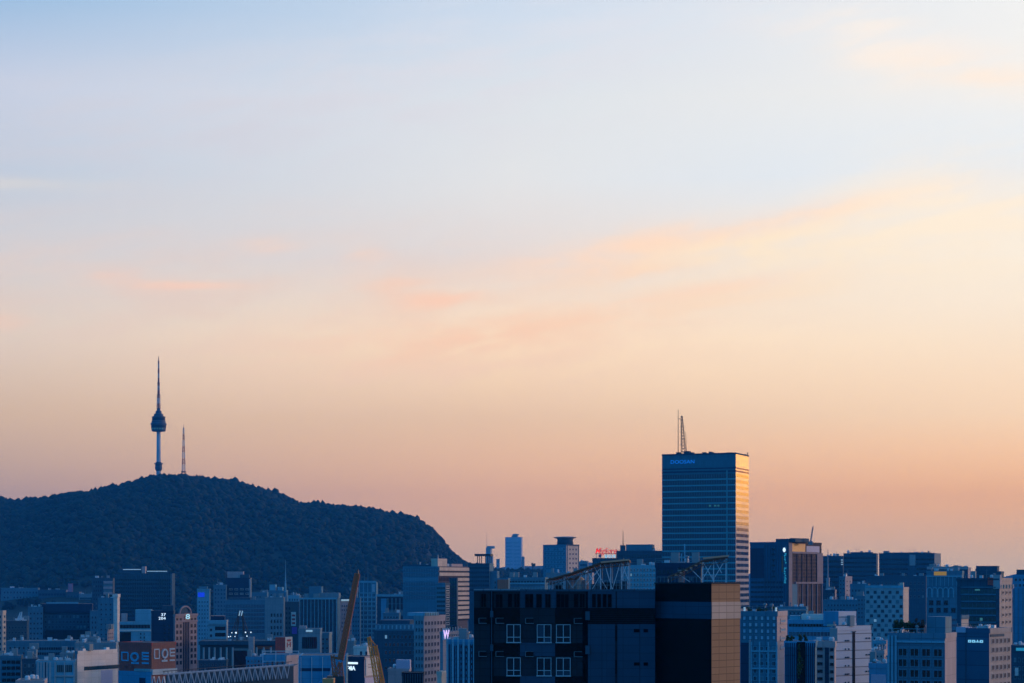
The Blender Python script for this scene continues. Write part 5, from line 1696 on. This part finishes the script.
# distant right blocks
b = B('dark_far_block', 'dark block with a stepped left shoulder behind the thin pink mast', 822.5, 843, 845, 556, 2000, 26, ('slate', 'slate'))
b.bands('f', 'window_band', 823, 842, 559, 610, 10, 0.45, 'dark_glass', 9, 'slate')
for k in range(3):
    b.part('lit_mark', [b.slab('f', b.fx(841), b.fx(843), b.z(560.5 + 2.2 * k), b.z(559.5 + 2.2 * k), 0.3)], 'soft_light')
b.clutter(39, 4, 4)
b = B('dark_far_block', 'wide dark far block with flat roof rising between the pink mast and a sky gap', 843.5, 876.5, 878, 553.3, 1950, 30, ('slate', 'slate'))
b.bands('f', 'window_band', 844, 876, 556, 600, 10, 0.4, 'dark_glass', 12, 'slate')
b.top('roof_edge', 850, 872, 0.2, 0.8, 552, 'slate')
b.clutter(40, 5, 4)
b = B('pink_mast_tower', 'slim pinkish concrete mast standing in front of the dark far blocks', 826, 829, 829.6, 578, 1500, 3, ('pink_stone', 'pink_stone'))
b.pole('mast', 827.6, 0.4, 549.5, 579, 1.3, 'pink_stone', 0.4)
b = B('pink_strip_tower', 'small tower with a sunlit pinkish flank in front of the wide dark far block', 839, 845.2, 852.2, 576.5, 1400, 14, ('blue_panel', 'pink_stone'))
b.grid('r', 845.6, 851.8, 579, 602, 2, 5, 0.5, 0.4, 'pink_stone', 'dusk_glass')
b.grid('f', 839.4, 845, 579, 602, 2, 6, 0.5, 0.5)
b.clutter(41, 2, 2)
b = B('mid_block', 'blue mid-rise block under the pinkish strip tower', 823, 862, 864, 600, 1250, 18, ('blue_panel', 'blue_panel'))
b.grid('f', 824, 861, 603, 622, 12, 4, 0.5, 0.45)
b.clutter(42, 8, 2.6)
b = B('mid_block', 'plain blue block between the pinkish strip tower and the checkered block', 850, 868, 870, 584, 1300, 18, ('blue_panel', 'slate'))
b.grid('f', 851, 867, 588, 620, 5, 6, 0.5, 0.45)
b.clutter(43, 3, 2.6)
b = B('dark_far_block', 'big dark far block with a pinkish lit panel near its roof', 879, 934.5, 941, 553.2, 1800, 34, ('slate', 'concrete'))
b.panel('f', 'pink_panel', 909.6, 915.4, 554.6, 565.5, 'pink_stone', 0.4)
b.bands('f', 'window_band', 880, 908, 557, 600, 9, 0.35, 'dark_glass', 10, 'slate')
b.bands('f', 'window_band', 916, 934, 557, 600, 9, 0.35, 'dark_glass', 7, 'slate')
b.top('roof_edge', 884, 926, 0.2, 0.8, 552.2, 'slate')
b.clutter(44, 5, 4)
b = B('dark_far_block', 'lower dark slab with one pale roof line in front of the pinkish panel block', 866, 926, 928, 576, 1700, 26, ('slate', 'slate'))
b.grid('f', 868, 925, 580, 600, 14, 3, 0.5, 0.4)
b.clutter(45, 6, 3)
b = B('checkered_block', 'block with a checkered pattern of square windows and a sunlit beige edge', 865, 903.2, 908.8, 587.5, 900, 12, ('pale_concrete', 'cream'))
sk = tuple((i, j) for i in range(10) for j in range(11) if (i + j) % 2)
b.grid('f', 866, 903, 590, 642, 10, 11, 0.86, 0.7, 'blue_panel', 'window_glass', skip=sk, bars=1)
b.panel('f', 'roof_band', 865, 903.2, 585.4, 588, 'cyan_panel', 0.3)
b.part('corner_fin', [(-1.6, 0.1, -0.2, 1.2, b.H, b.z(582.6))], 'cream')
b.clutter(46, 3, 1.8)
b = B('low_pink_house', 'low pinkish house squeezed between the white tiled house and the planted roof', 871, 884, 886, 651, 520, 10, ('pink_stone', 'pink_stone'))
b.grid('f', 872, 883, 654, 664, 3, 2, 0.4, 0.4)
b.clutter(47, 4, 1.3)
b = B('low_blue_house', 'low blue house with a pale front at the bottom right of the white tiled house', 869, 888, 890, 664, 430, 8, ('bright_blue_panel', 'blue_panel'))
b.panel('f', 'pale_front', 871, 886, 674.5, 692, 'lavender_panel', 0.2)
b.clutter(48, 4, 1.1)
b = B('planted_roof_block', 'blue block with a planted terrace, large green panes and a pale right pilaster', 888, 945, 956.5, 634, 400, 10, ('blue_panel', 'pink_stone'))
b.grid('f', 897, 944, 647.5, 690, 4, 4, 0.82, 0.82, 'blue_panel', 'pane_dark', bars=1, deep=0.2)
b.panel('f', 'ledge', 895, 945, 641, 643, 'cyan_panel', 0.4)
b.fins('f', 'pilaster', 888.8, 896, 636, 690, 3, 0.4, 'cyan_panel', 0.3)
b.part('terrace_wall', [(b.fx(924), -0.5, 2.5, 8, b.H + 0.003, b.z(617))], 'blue_panel')
b.part('terrace_rail', [(b.fx(889), b.fx(924), 0.3, 0.4, b.H + 0.9, b.H + 1.0)], 'cyan_panel')
for i_, (px, sz, mt_) in enumerate(((892.5, 1.2, 'garden_leaves'), (897, 1.5, 'garden_leaves'), (902.5, 1.4, 'garden_leaves'), (908, 1.3, 'garden_leaves'), (913.5, 1.5, 'red_leaves'), (919, 1.4, 'red_leaves'))):
    bush = tag(obj('terrace_bush', None, None, b.root.matrix_basis @ Vector((b.fx(px), 2.0, b.H)), 0),
               'bushy green shrub on the planted terrace' if i_ < 4 else 'dark reddish shrub at the right end of the planted terrace', 'bush',
               'green shrubs on the planted terrace' if i_ < 4 else 'reddish shrubs on the planted terrace')
    obj('foliage', leaf_cloud(random.Random(90 + i_), (0, 0, sz * 1.1), (sz * 0.7, sz * 0.7, sz), 420, 0.2, M[mt_]), bush)
    bm = bmesh.new()
    bar(bm, (0, 0, 0), (0, 0, sz * 1.2), 0.14)
    obj('stem', mesh_bm(bm, [M['bark']]), bush)
b.clutter(49, 4, 1.0)
b = B('arcaded_office', 'blue office with a row of pale arches and a golden panel near its roof', 926.5, 962, 964, 571, 800, 20, ('blue_panel', 'blue_panel'))
b.panel('f', 'amber_panel', 934, 946.5, 571.6, 575.4, 'amber_emit', 0.4)  # gold panel given a faint amber emission
b.panel('f', 'roof_band', 926.5, 962, 575.6, 577, 'cyan_panel', 0.3)
b.fins('f', 'mullion_fins', 928, 961, 577, 586, 9, 0.25, 'cyan_panel', 0.3)
for k in range(5):
    pxc = 929.5 + 5.4 * k
    bm = bmesh.new()
    u_ = b.fx(pxc)
    zz0, zz1 = b.z(597.5), b.z(590)
    r_ = 0.92
    bar(bm, (u_ - r_, -0.25, zz0), (u_ - r_, -0.25, zz1), 0.4)
    bar(bm, (u_ + r_, -0.25, zz0), (u_ + r_, -0.25, zz1), 0.4)
    for i_ in range(8):
        a0, a1 = math.pi * i_ / 8, math.pi * (i_ + 1) / 8
        bar(bm, (u_ + r_ * math.cos(a0), -0.25, zz1 + r_ * math.sin(a0)), (u_ + r_ * math.cos(a1), -0.25, zz1 + r_ * math.sin(a1)), 0.4)
    obj('arch', mesh_bm(bm, [M['cyan_panel']]), b.root)
b.grid('f', 927.5, 957, 599, 614, 4, 2, 0.62, 0.66, 'slate', 'dark_glass', skip=((3, 0),))
b.bands('f', 'window_band', 927, 960, 617, 634, 3, 0.4, 'blue_glass', 8, 'blue_panel')
b.clutter(50, 4, 1.8)
b = B('pink_roof_block', 'far block with a pinkish top edge right of the golden panel office', 927, 968, 971, 567.5, 1250, 22, ('slate', 'pink_stone'))
b.panel('f', 'roof_band', 927, 968.4, 566.6, 569.4, 'pink_stone', 0.4)
b.top('roof_box', 952, 960, 0.2, 0.6, 565.8, 'pink_stone')
b.clutter(51, 5, 2.6)
b = B('octagon_block', 'far dark block with a chamfered roof storey at the right end of the skyline', 972, 1001, 1004, 571.5, 1150, 24, ('slate', 'slate'))
o = b.part('roof_storey', [(b.fx(975.5), b.fx(997), 3, 18, b.H + 0.003, b.z(565.8))], 'slate')
b.bands('f', 'window_band', 973, 1000, 573.5, 584, 2, 0.45, 'window_glass', 8, 'slate')
b.clutter(52, 3, 2.4)
b = B('green_glass_office', 'dark green glass office with pale floor lines and a beige gridded right side', 957, 999.5, 1012.5, 578.5, 620, 18, ('slate', 'beige'))
b.bands('f', 'window_band', 961, 996, 588, 630, 6, 0.62, 'green_glass', 9, 'slate')
for k in range(6):
    b.panel('f', 'floor_line', 961, 996, 586.8 + 7 * k, 588.0 + 7 * k, 'blue_panel', 0.3)
b.panel('f', 'roof_band', 956.6, 999.5, 578.5, 580, 'slate', 0.4)
b.panel('f', 'red_sign', 988, 993.4, 577.6, 585, 'red_brick', 0.4)
b.panel('f', 'lit_window', 975, 980, 589.2, 590.6, 'dim_green_light', 0.14)
b.panel('f', 'lit_window', 980, 982.6, 618, 621, 'dim_green_light', 0.14)
b.grid('r', 1001, 1011.6, 589, 686, 3, 13, 0.6, 0.55, 'beige', 'dusk_glass')
b.part('corner_block', [(-1.9, 0.25, -0.3, 2.0, b.H - 3.2, b.z(574.8))], 'pink_stone')
b.fins('r', 'cornice_ribs', 1000.4, 1012, 584.6, 588.6, 5, 0.6, 'cream', 0.5)
b.clutter(53, 3, 1.4)
b = B('cream_stair_house', 'small cream stair house on the roofline left of the deep blue sign block', 960.6, 961.4, 968.6, 615.6, 500, 4, ('blue_panel', 'cream'))
b = B('navy_sign_block', 'deep blue block with four glowing teal characters and a beige windowed right side', 957, 989.2, 1011.5, 629, 420, 11, ('deep_blue_wall', 'beige'))
b.part('left_cap', [(-b.W - 0.1, b.fx(966), -0.25, 3, b.z(633), b.z(627.4))], 'lavender_panel')
b.sign('f', 'sign_characters', 'ㅁㅁㅗㅁ', 968.0, 643.2, 0.92, 'cyan_light', 1.05, bold=0.05)
b.grid('r', 991, 1010.6, 637, 690, 5, 6, 0.62, 0.6, 'beige', 'dusk_glass')
b.panel('r', 'dark_band', 990, 1004, 634.4, 637, 'slate', 0.1)
b.panel('f', 'vertical_seam', 965.6, 966.2, 632, 690, 'slate', 0.1)
b.clutter(54, 5, 1.0)
for i_, px in enumerate((968, 973, 978, 984)):
    b.pole('roof_post', px, 0.1, 625.0 + (i_ % 2), 629.2, 0.12, 'grey_metal')
b = B('edge_tower', 'bright blue tower with a stepped roof at the right edge', 1013, 1042, 1046, 575, 900, 22, ('bright_blue_panel', 'blue_panel'))
b.top('roof_storey', 1016, 1042, 0.1, 0.8, 569.5, 'slate')
b.fins('f', 'facade_fins', 1014, 1041, 588, 645, 7, 0.5, 'blue_panel', 0.5)
b.grid('f', 1014, 1042, 577, 588, 7, 2, 0.6, 0.5)
b = B('edge_shop', 'low dark shop with a teal light strip below the edge tower', 1011, 1040, 1042, 646, 560, 10, ('slate', 'slate'))
b.panel('f', 'teal_strip', 1016, 1036, 648, 651, 'teal_light', 0.2)
b.grid('f', 1013, 1038, 656, 690, 6, 4, 0.5, 0.5, 'cyan_panel')
b.panel('f', 'white_panel', 1015, 1018.5, 668, 676, 'white_wall', 0.3)
b.clutter(55, 4, 1.4)

# ================================================================ FOREGROUND apartment building (about 180 m away)
b = B('apartment_building', 'black and blue panelled apartment building with a brown tiled right flank in the foreground', 474, 655, 657.5, 590, 184, 11, ('charcoal', 'charcoal'), parapet=False)
A = b


def pn(name, p0, p1, y0, y1, mat, proud=0.04):
    return b.panel('f', name, p0, p1, y0, y1, mat, proud)


# top storey
pn('facade_panel', 474, 490, 590, 608, 'charcoal', 0.05)
pn('facade_panel', 495, 520, 590, 608, 'charcoal', 0.05)
pn('facade_panel', 520.1, 556, 590, 608, 'steel_blue_panel', 0.07)
pn('facade_panel', 556.1, 586, 590, 608, 'charcoal', 0.05)
pn('facade_panel', 588, 615.6, 590, 608, 'steel_blue_panel', 0.07)
pn('facade_panel', 617, 655, 590, 608, 'steel_blue_panel', 0.06)
pn('drain_recess', 490.2, 493.6, 590, 700, 'black_panel', 0.02)
pn('facade_panel', 474, 490, 608.1, 624, 'black_panel', 0.06)
pn('facade_panel', 493.8, 520, 608.1, 624, 'black_panel', 0.06)
pn('facade_panel', 520.1, 555, 608.1, 624, 'charcoal', 0.06)
pn('facade_panel', 555.1, 582.4, 608.1, 624, 'black_panel', 0.06)
pn('louvre_band', 588, 655, 608.1, 624, 'black_panel', 0.08)
for k in range(8):
    pn('louvre_slat', 588.2, 654.8, 609 + 1.9 * k, 609.35 + 1.9 * k, 'charcoal', 0.16)
for j, (ya, yb_) in enumerate(((643.2, 656.6), (676.6, 690))):
    pn('spandrel_panel', 493.8, 520, ya, yb_, 'black_panel', 0.06)
    pn('spandrel_panel', 520.1, 555, ya, yb_, 'steel_blue_panel', 0.075)
    pn('spandrel_panel', 555.1, 582.4, ya, yb_, 'black_panel', 0.06)
pn('side_panel', 588, 615, 624.2, 700, 'steel_blue_panel', 0.07)
pn('side_panel', 617.4, 655, 624.2, 700, 'steel_blue_panel', 0.07)
pn('slot', 615.1, 617.3, 590, 700, 'charcoal', 0.03)
for ya, yb_ in ((626, 641), (660, 674)):
    pn('slot_vent', 615.2, 617.2, ya, yb_, 'black_panel', 0.05)
pn('recess', 582.6, 587.9, 590, 700, 'void', 0.03)
for ya in (611.5, 645.5):
    b.part('air_unit', [(b.fx(585.6), b.fx(590), -0.5, -0.09, b.z(ya + 8.6), b.z(ya))], 'slate')
    b.part('air_unit', [(b.fx(490.6), b.fx(493.4), -0.35, -0.05, b.z(ya + 6), b.z(ya - 0.4))], 'slate')
pn('panel_seam', 639.8, 640.2, 624.2, 700, 'charcoal', 0.076)
pn('panel_seam', 601.8, 602.2, 624.2, 700, 'charcoal', 0.076)
# openings of the top storey
for (pa, pb, ya, yb_, nb) in ((481.5, 486, 594, 607, 1), (496, 502.6, 594.6, 607.6, 1), (508, 512, 594, 607.4, 0), (514.4, 519.4, 594, 607.4, 1), (525.5, 533, 594.4, 607.4, 1), (536.6, 541.6, 594.4, 607.4, 1),
                              (545.6, 550.4, 594.4, 607.4, 1), (556.8, 568.6, 594.4, 607.6, 2), (574, 578, 594, 607.4, 0), (580, 584.6, 594, 607.4, 1), (592.4, 595.6, 594.4, 607, 0), (597.6, 600.8, 594.4, 607, 0), (603, 606.2, 594.4, 607, 0), (608.2, 611.4, 594.4, 607, 0)):
    u0, u1, z0, z1 = b.fx(pa), b.fx(pb), b.z(yb_), b.z(ya)
    bx = [(u0, u1, -0.09, -0.072, z0, z1, 1), (u0 - 0.04, u0, -0.13, -0.02, z0 - 0.04, z1 + 0.04, 0), (u1, u1 + 0.04, -0.13, -0.02, z0 - 0.04, z1 + 0.04, 0), (u0, u1, -0.13, -0.02, z1, z1 + 0.04, 0), (u0, u1, -0.15, -0.02, z0 - 0.05, z0, 0)]
    for k in range(1, nb + 1):
        uu = u0 + (u1 - u0) * k / (nb + 1)
        bx.append((uu - 0.02, uu + 0.02, -0.11, -0.091, z0, z1, 0))
    b.part('window', bx, ('charcoal', 'void'))
# framed living room windows: frame > pane
plain('window_white', (0.40, 0.50, 0.54), 0.45)
plain('steel_edge', (0.14, 0.19, 0.22), 0.5)
glass('pane_glass', (0.006, 0.012, 0.020), 1.35, 0.15, 0.22, (0.03, 0.07, 0.11))
for ya, yb_ in ((624.6, 643), (658, 676.4)):
    for pa, pb in ((506.8, 520.8), (537, 551.4), (556.2, 570.6)):
        u0, u1, z0, z1 = b.fx(pa), b.fx(pb), b.z(yb_), b.z(ya)
        t_ = 0.055
        um, zm = (u0 + u1) / 2, z0 + (z1 - z0) * 0.30
        bx = [(u0, u0 + t_, -0.16, -0.02, z0, z1), (u1 - t_, u1, -0.16, -0.02, z0, z1), (u0 + t_, u1 - t_, -0.16, -0.02, z1 - t_, z1), (u0 - 0.04, u1 + 0.04, -0.20, -0.02, z0 - 0.04, z0 + t_),
              (um - t_ * 0.6, um + t_ * 0.6, -0.15, -0.02, z0 + t_, z1 - t_), (u0 + t_, um - t_ * 0.6, -0.15, -0.02, zm - t_ * 0.6, zm + t_ * 0.6), (um + t_ * 0.6, u1 - t_, -0.15, -0.02, zm - t_ * 0.6, zm + t_ * 0.6)]
        w_ = b.part('window', bx, 'window_white')
        for (xa, xb, za, zb_) in ((u0 + t_, um, z0 + t_, zm), (um, u1 - t_, z0 + t_, zm), (u0 + t_, um, zm, z1 - t_), (um, u1 - t_, zm, z1 - t_)):
            b.part('pane', [(xa + 0.01, xb - 0.01, -0.09, -0.072, za + 0.01, zb_ - 0.01)], 'pane_glass', w_)
    for pa, pb in ((479.4, 486.4), (496.4, 503.8), (526, 533.4), (574.6, 582.2)):
        u0, u1 = b.fx(pa), b.fx(pb)
        y0_ = ya - 6.4
        v_ = b.part('vent', [(u0, u1, -0.14, -0.07, b.z(y0_ + 5), b.z(y0_ + 0.4))], 'void')
        b.part('vent_sill', [(u0 - 0.05, u1 + 0.05, -0.22, -0.07, b.z(y0_ + 5.7), b.z(y0_ + 5)), (u0 - 0.06, u0, -0.18, -0.07, b.z(y0_ + 5), b.z(y0_ + 0.2)), (u0, u1, -0.18, -0.07, b.z(y0_ + 0.4), b.z(y0_))], 'steel_edge', v_)
        b.part('vent_slat', [(u0, u1, -0.17, -0.14, b.z(y0_ + 1.5 + 1.1 * k), b.z(y0_ + 1.2 + 1.1 * k)) for k in range(3)], 'charcoal', v_)
    for pa, pb in ((634, 639.6), (643.6, 648)):
        u0, u1 = b.fx(pa), b.fx(pb)
        b.part('vent', [(u0, u1, -0.13, -0.07, b.z(ya + 7.6), b.z(ya + 4.4))], 'void')
pn('rain_pipe', 491.4, 492.1, 590, 700, 'slate', 0.16)
pn('pipe_bracket', 490.6, 493, 612, 613, 'grey_metal', 0.2)
pn('pipe_bracket', 490.6, 493, 645, 646, 'grey_metal', 0.2)
b.part('roof_coping', [(-b.W - 0.05, 0.02, -0.12, 0.3, b.H - 0.12, b.H + 0.06), (-b.W - 0.05, -b.W + 0.3, 0.3, b.L, b.H - 0.12, b.H + 0.06)], 'slate')
b.part('roof_coping', [(b.fx(474), b.fx(520), -0.14, -0.06, b.H - 0.02, b.H + 0.09)], 'grey_panel')

# right tower volume of the same building
phi_ = b.a
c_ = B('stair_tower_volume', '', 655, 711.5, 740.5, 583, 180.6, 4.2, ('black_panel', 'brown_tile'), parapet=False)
B.ALL.remove(c_)
rt = c_.root
for k_ in list(rt.keys()):
    del rt[k_]
c_.body.name = 'stair_tower'
mw = {}
for ch in list(rt.children):
    pass
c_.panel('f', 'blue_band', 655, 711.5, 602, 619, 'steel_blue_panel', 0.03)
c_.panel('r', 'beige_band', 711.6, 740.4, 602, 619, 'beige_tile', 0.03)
c_.part('roof_coping', [(-c_.W - 0.04, 0.06, -0.06, 0.25, c_.H - 0.1, c_.H + 0.05), (-0.25, 0.06, 0.25, c_.L, c_.H - 0.1, c_.H + 0.05)], 'charcoal')
bpy.context.view_layer.update()
for ch in list(rt.children):
    m_ = ch.matrix_world.copy()
    ch.parent = b.root
    ch.matrix_parent_inverse = Matrix.Identity(4)
    ch.matrix_local = b.root.matrix_world.inverted() @ m_
TF = rt.matrix_world.copy()


class Frame:
    pass


fr_ = Frame()
DF, XF = 184.2, (740 - 512) / FOC * 184.2
fr_.a = R(6)
fr_.fx = lambda px: -(XF - (px - 512) / FOC * DF) / (math.cos(fr_.a) + (px - 512) / FOC * math.sin(fr_.a))
fr_.z = lambda y: CZ + (HOR - y) / FOC * DF
fr_.H = c_.H
fr_.root = Frame()
fr_.root.matrix_basis = Matrix.Translation((XF, DF, 0)) @ Matrix.Rotation(-fr_.a, 4, 'Z')
bpy.data.objects.remove(rt)

# ---------------------------------------------------------------- canopies on that roof
plain('canopy_soffit', (0.17, 0.085, 0.06), 0.8)
plain('canopy_edge', (0.80, 0.36, 0.22), 0.6)


def canopy(bd, label, line, vfront, depth, legs, diags, mat_leg='white_metal', fascia=None):
    """bent roof sheet on steel legs; line = (column, row) points of its front edge"""
    o_ = Vector((bd.fx((line[0][0] + line[-1][0]) / 2), vfront, bd.H))
    root = tag(obj('roof_canopy', None, None, bd.root.matrix_basis @ o_, -bd.a), label, 'canopy')

    def q_(px, y, dv=0.0):
        return Vector((bd.fx(px) - o_.x, dv, bd.z(y) - o_.z))
    bm = bmesh.new()
    for (a_, c_2) in zip(line[:-1], line[1:]):
        n_sl = max(3, int(abs(c_2[0] - a_[0]) / 3))
        p, r_ = q_(*a_), q_(*c_2)
        vs = [bm.verts.new(v) for v in (p, r_, r_ + Vector((0, depth, 0)), p + Vector((0, depth, 0)), p - Vector((0, 0, 0.12)), r_ - Vector((0, 0, 0.12)), r_ + Vector((0, depth, -0.12)), p + Vector((0, depth, -0.12)))]
        for ix in ((0, 1, 2, 3), (7, 6, 5, 4), (4, 5, 1, 0), (5, 6, 2, 1), (6, 7, 3, 2), (7, 4, 0, 3)):
            bm.faces.new([vs[i] for i in ix])
        for k in range(n_sl + 1):
            pp = p.lerp(r_, k / n_sl) - Vector((0, 0, 0.17))
            bar(bm, pp, pp + Vector((0, depth, 0)), 0.07, 0)
    obj('roof_sheet', mesh_bm(bm, [M['canopy_soffit']]), root)
    bm = bmesh.new()
    for (a_, c_2) in zip(line[:-1], line[1:]):
        bar(bm, q_(*a_, -0.05), q_(*c_2, -0.05), 0.13, 0)
    obj('edge_beam', mesh_bm(bm, [M['canopy_soffit']]), root)
    # open web truss under the sheet: chord, posts and diagonals, front and back
    for dv in (0.0, depth):
        bm = bmesh.new()
        pts = []
        for (a_, c_2) in zip(line[:-1], line[1:]):
            n_sl = max(2, int(abs(c_2[0] - a_[0]) / 4))
            for k in range(n_sl):
                pts.append(q_(*a_, dv).lerp(q_(*c_2, dv), k / n_sl) - Vector((0, 0, 0.1)))
        pts.append(q_(*line[-1], dv) - Vector((0, 0, 0.1)))
        dn = Vector((0, 0, -0.36))
        for k in range(len(pts) - 1):
            bar(bm, pts[k] + dn, pts[k + 1] + dn, 0.05)
            bar(bm, pts[k], pts[k] + dn, 0.035)
            bar(bm, pts[k] + dn * (k % 2), pts[k + 1] + dn * ((k + 1) % 2), 0.04)
        obj('web_truss', mesh_bm(bm, [M['canopy_soffit']]), root)
    if fascia:
        bm = bmesh.new()
        bar(bm, q_(fascia[0], fascia[1], -0.12), q_(fascia[2], fascia[3], -0.12), 0.16)
        obj('fascia', mesh_bm(bm, [M['canopy_edge']]), root)
    for px, yt in legs:
        for dv in (0.1, depth - 0.3):
            bm = bmesh.new()
            bar(bm, (q_(px, yt, dv).x, dv, 0), q_(px, yt, dv), 0.075)
            obj('leg', mesh_bm(bm, [M[mat_leg]]), root)
    for (pa, ya, pb, yb_) in diags:
        bm = bmesh.new()
        bar(bm, q_(pa, ya, 0.1), q_(pb, yb_, 0.1), 0.06)
        obj('brace', mesh_bm(bm, [M[mat_leg]]), root)
    return root, q_


r1, q1 = canopy(b, 'long sloping roof canopy on white lattice legs above the middle of the black building',
                ((545.5, 580.2), (570, 573.4), (601, 562.6), (629, 560.0)), 0.7, 4.0,
                ((549, 579.2), (563.5, 575), (585.4, 568), (600, 562.8), (610.4, 561.8), (621, 560.8), (628, 560.2)),
                ((593, 565.4, 600, 578), (600, 578, 607, 589.6), (604, 563, 612, 589.6), (620.4, 561, 612, 589.6), (620.4, 561, 628, 580), (628, 561, 621, 578), (585.4, 568.6, 592, 580), (563.5, 575.4, 572, 588), (572, 588, 585.4, 569), (585.4, 585, 600, 568), (592, 589, 600, 575)),
                fascia=(600.5, 562.2, 629.2, 559.6))
bm = bmesh.new()
for k in range(28):
    px = 546 + 3.05 * k
    bar(bm, (q1(px, 590).x, -0.35, 0), (q1(px, 590).x, -0.35, 0.85), 0.035)
for hh in (0.45, 0.85):
    bar(bm, (q1(545.5, 590).x, -0.35, hh), (q1(629, 590).x, -0.35, hh), 0.04)
obj('railing', mesh_bm(bm, [M['grey_metal']]), r1)
for i_, (px, dv, r_, h_, mt_) in enumerate(((568, 2.2, 0.42, 1.05, 'pink_stone'), (576.5, 2.4, 0.5, 1.2, 'white_wall'), (582.6, 2.2, 0.36, 0.9, 'pink_stone'))):
    tk = tag(obj('water_tank', lathe([(r_, 0), (r_ * 1.02, h_ * 0.5), (r_, h_ * 0.85), (r_ * 0.5, h_), (r_ * 0.2, h_ * 1.06)], 16, [M[mt_]], None, False), None, b.root.matrix_basis @ Vector((b.fx(px), 1.6 + dv, b.H)), -b.a),
             ('small pinkish water tank standing leftmost under the long sloping canopy', 'white water tank, the largest under the long sloping canopy', 'lowest water tank, right of the white one under the sloping canopy')[i_], 'water tank')
for i_, (px, w_, h_) in enumerate(((556, 0.7, 0.5), (594, 0.9, 0.55), (605, 0.8, 0.7), (616, 1.0, 0.6), (622.5, 0.6, 0.8))):
    b.part('roof_unit', [(b.fx(px) - w_ / 2, b.fx(px) + w_ / 2, 3.0, 3.7, b.H + 0.01, b.H + h_)], ('charcoal', 'slate', 'black_panel')[i_ % 3])
r2, q2 = canopy(fr_, 'short roof canopy rising to the right over the brown tiled flank', ((667.5, 577.2), (683, 570.4), (702, 560.8), (728, 556.8)), 0.2, 1.5,
                ((668, 576.8), (702.6, 561.8), (713.6, 559.8), (726, 557.2)),
                ((703, 561.8, 712.6, 579), (714.6, 559.8, 721.6, 573), (712, 575, 713.4, 582.6), (690, 568, 702, 580), (678, 574, 690, 582), (702, 580, 713, 562), (713, 580, 725, 560)),
                fascia=(703, 558.2, 729, 555.8))

bm = bmesh.new()
for k in range(6):
    pp = q2(676 + 5 * k, 574.6 - 2.4 * k, 0.0)
    bbox(bm, pp.x - 0.12, pp.x + 0.12, -0.2, 0.0, pp.z - 0.1, pp.z)
obj('lamp_box', mesh_bm(bm, [M['canopy_edge']]), r2)
bm = bmesh.new()
for k in range(21):
    px = 657 + 3.6 * k
    if px > 730:
        break
    bar(bm, (q2(px, 583).x, -0.3, 0), (q2(px, 583).x, -0.3, 0.55), 0.03)
bar(bm, (q2(657, 583).x, -0.3, 0.55), (q2(729, 583).x, -0.3, 0.55), 0.035)
obj('railing', mesh_bm(bm, [M['grey_metal']]), r2)
ch_ = tag(obj('chimney', mesh_boxes([(-0.28, 0.28, -0.3, 0.3, 0, 1.1), (-0.34, 0.34, -0.36, 0.36, 1.1, 1.2)], [M['pink_stone']]), None, fr_.root.matrix_basis @ Vector((fr_.fx(681), 1.4, c_.H)), -fr_.a), 'pinkish square chimney under the short roof canopy', 'chimney')

for b_ in B.ALL:
    b_.done()
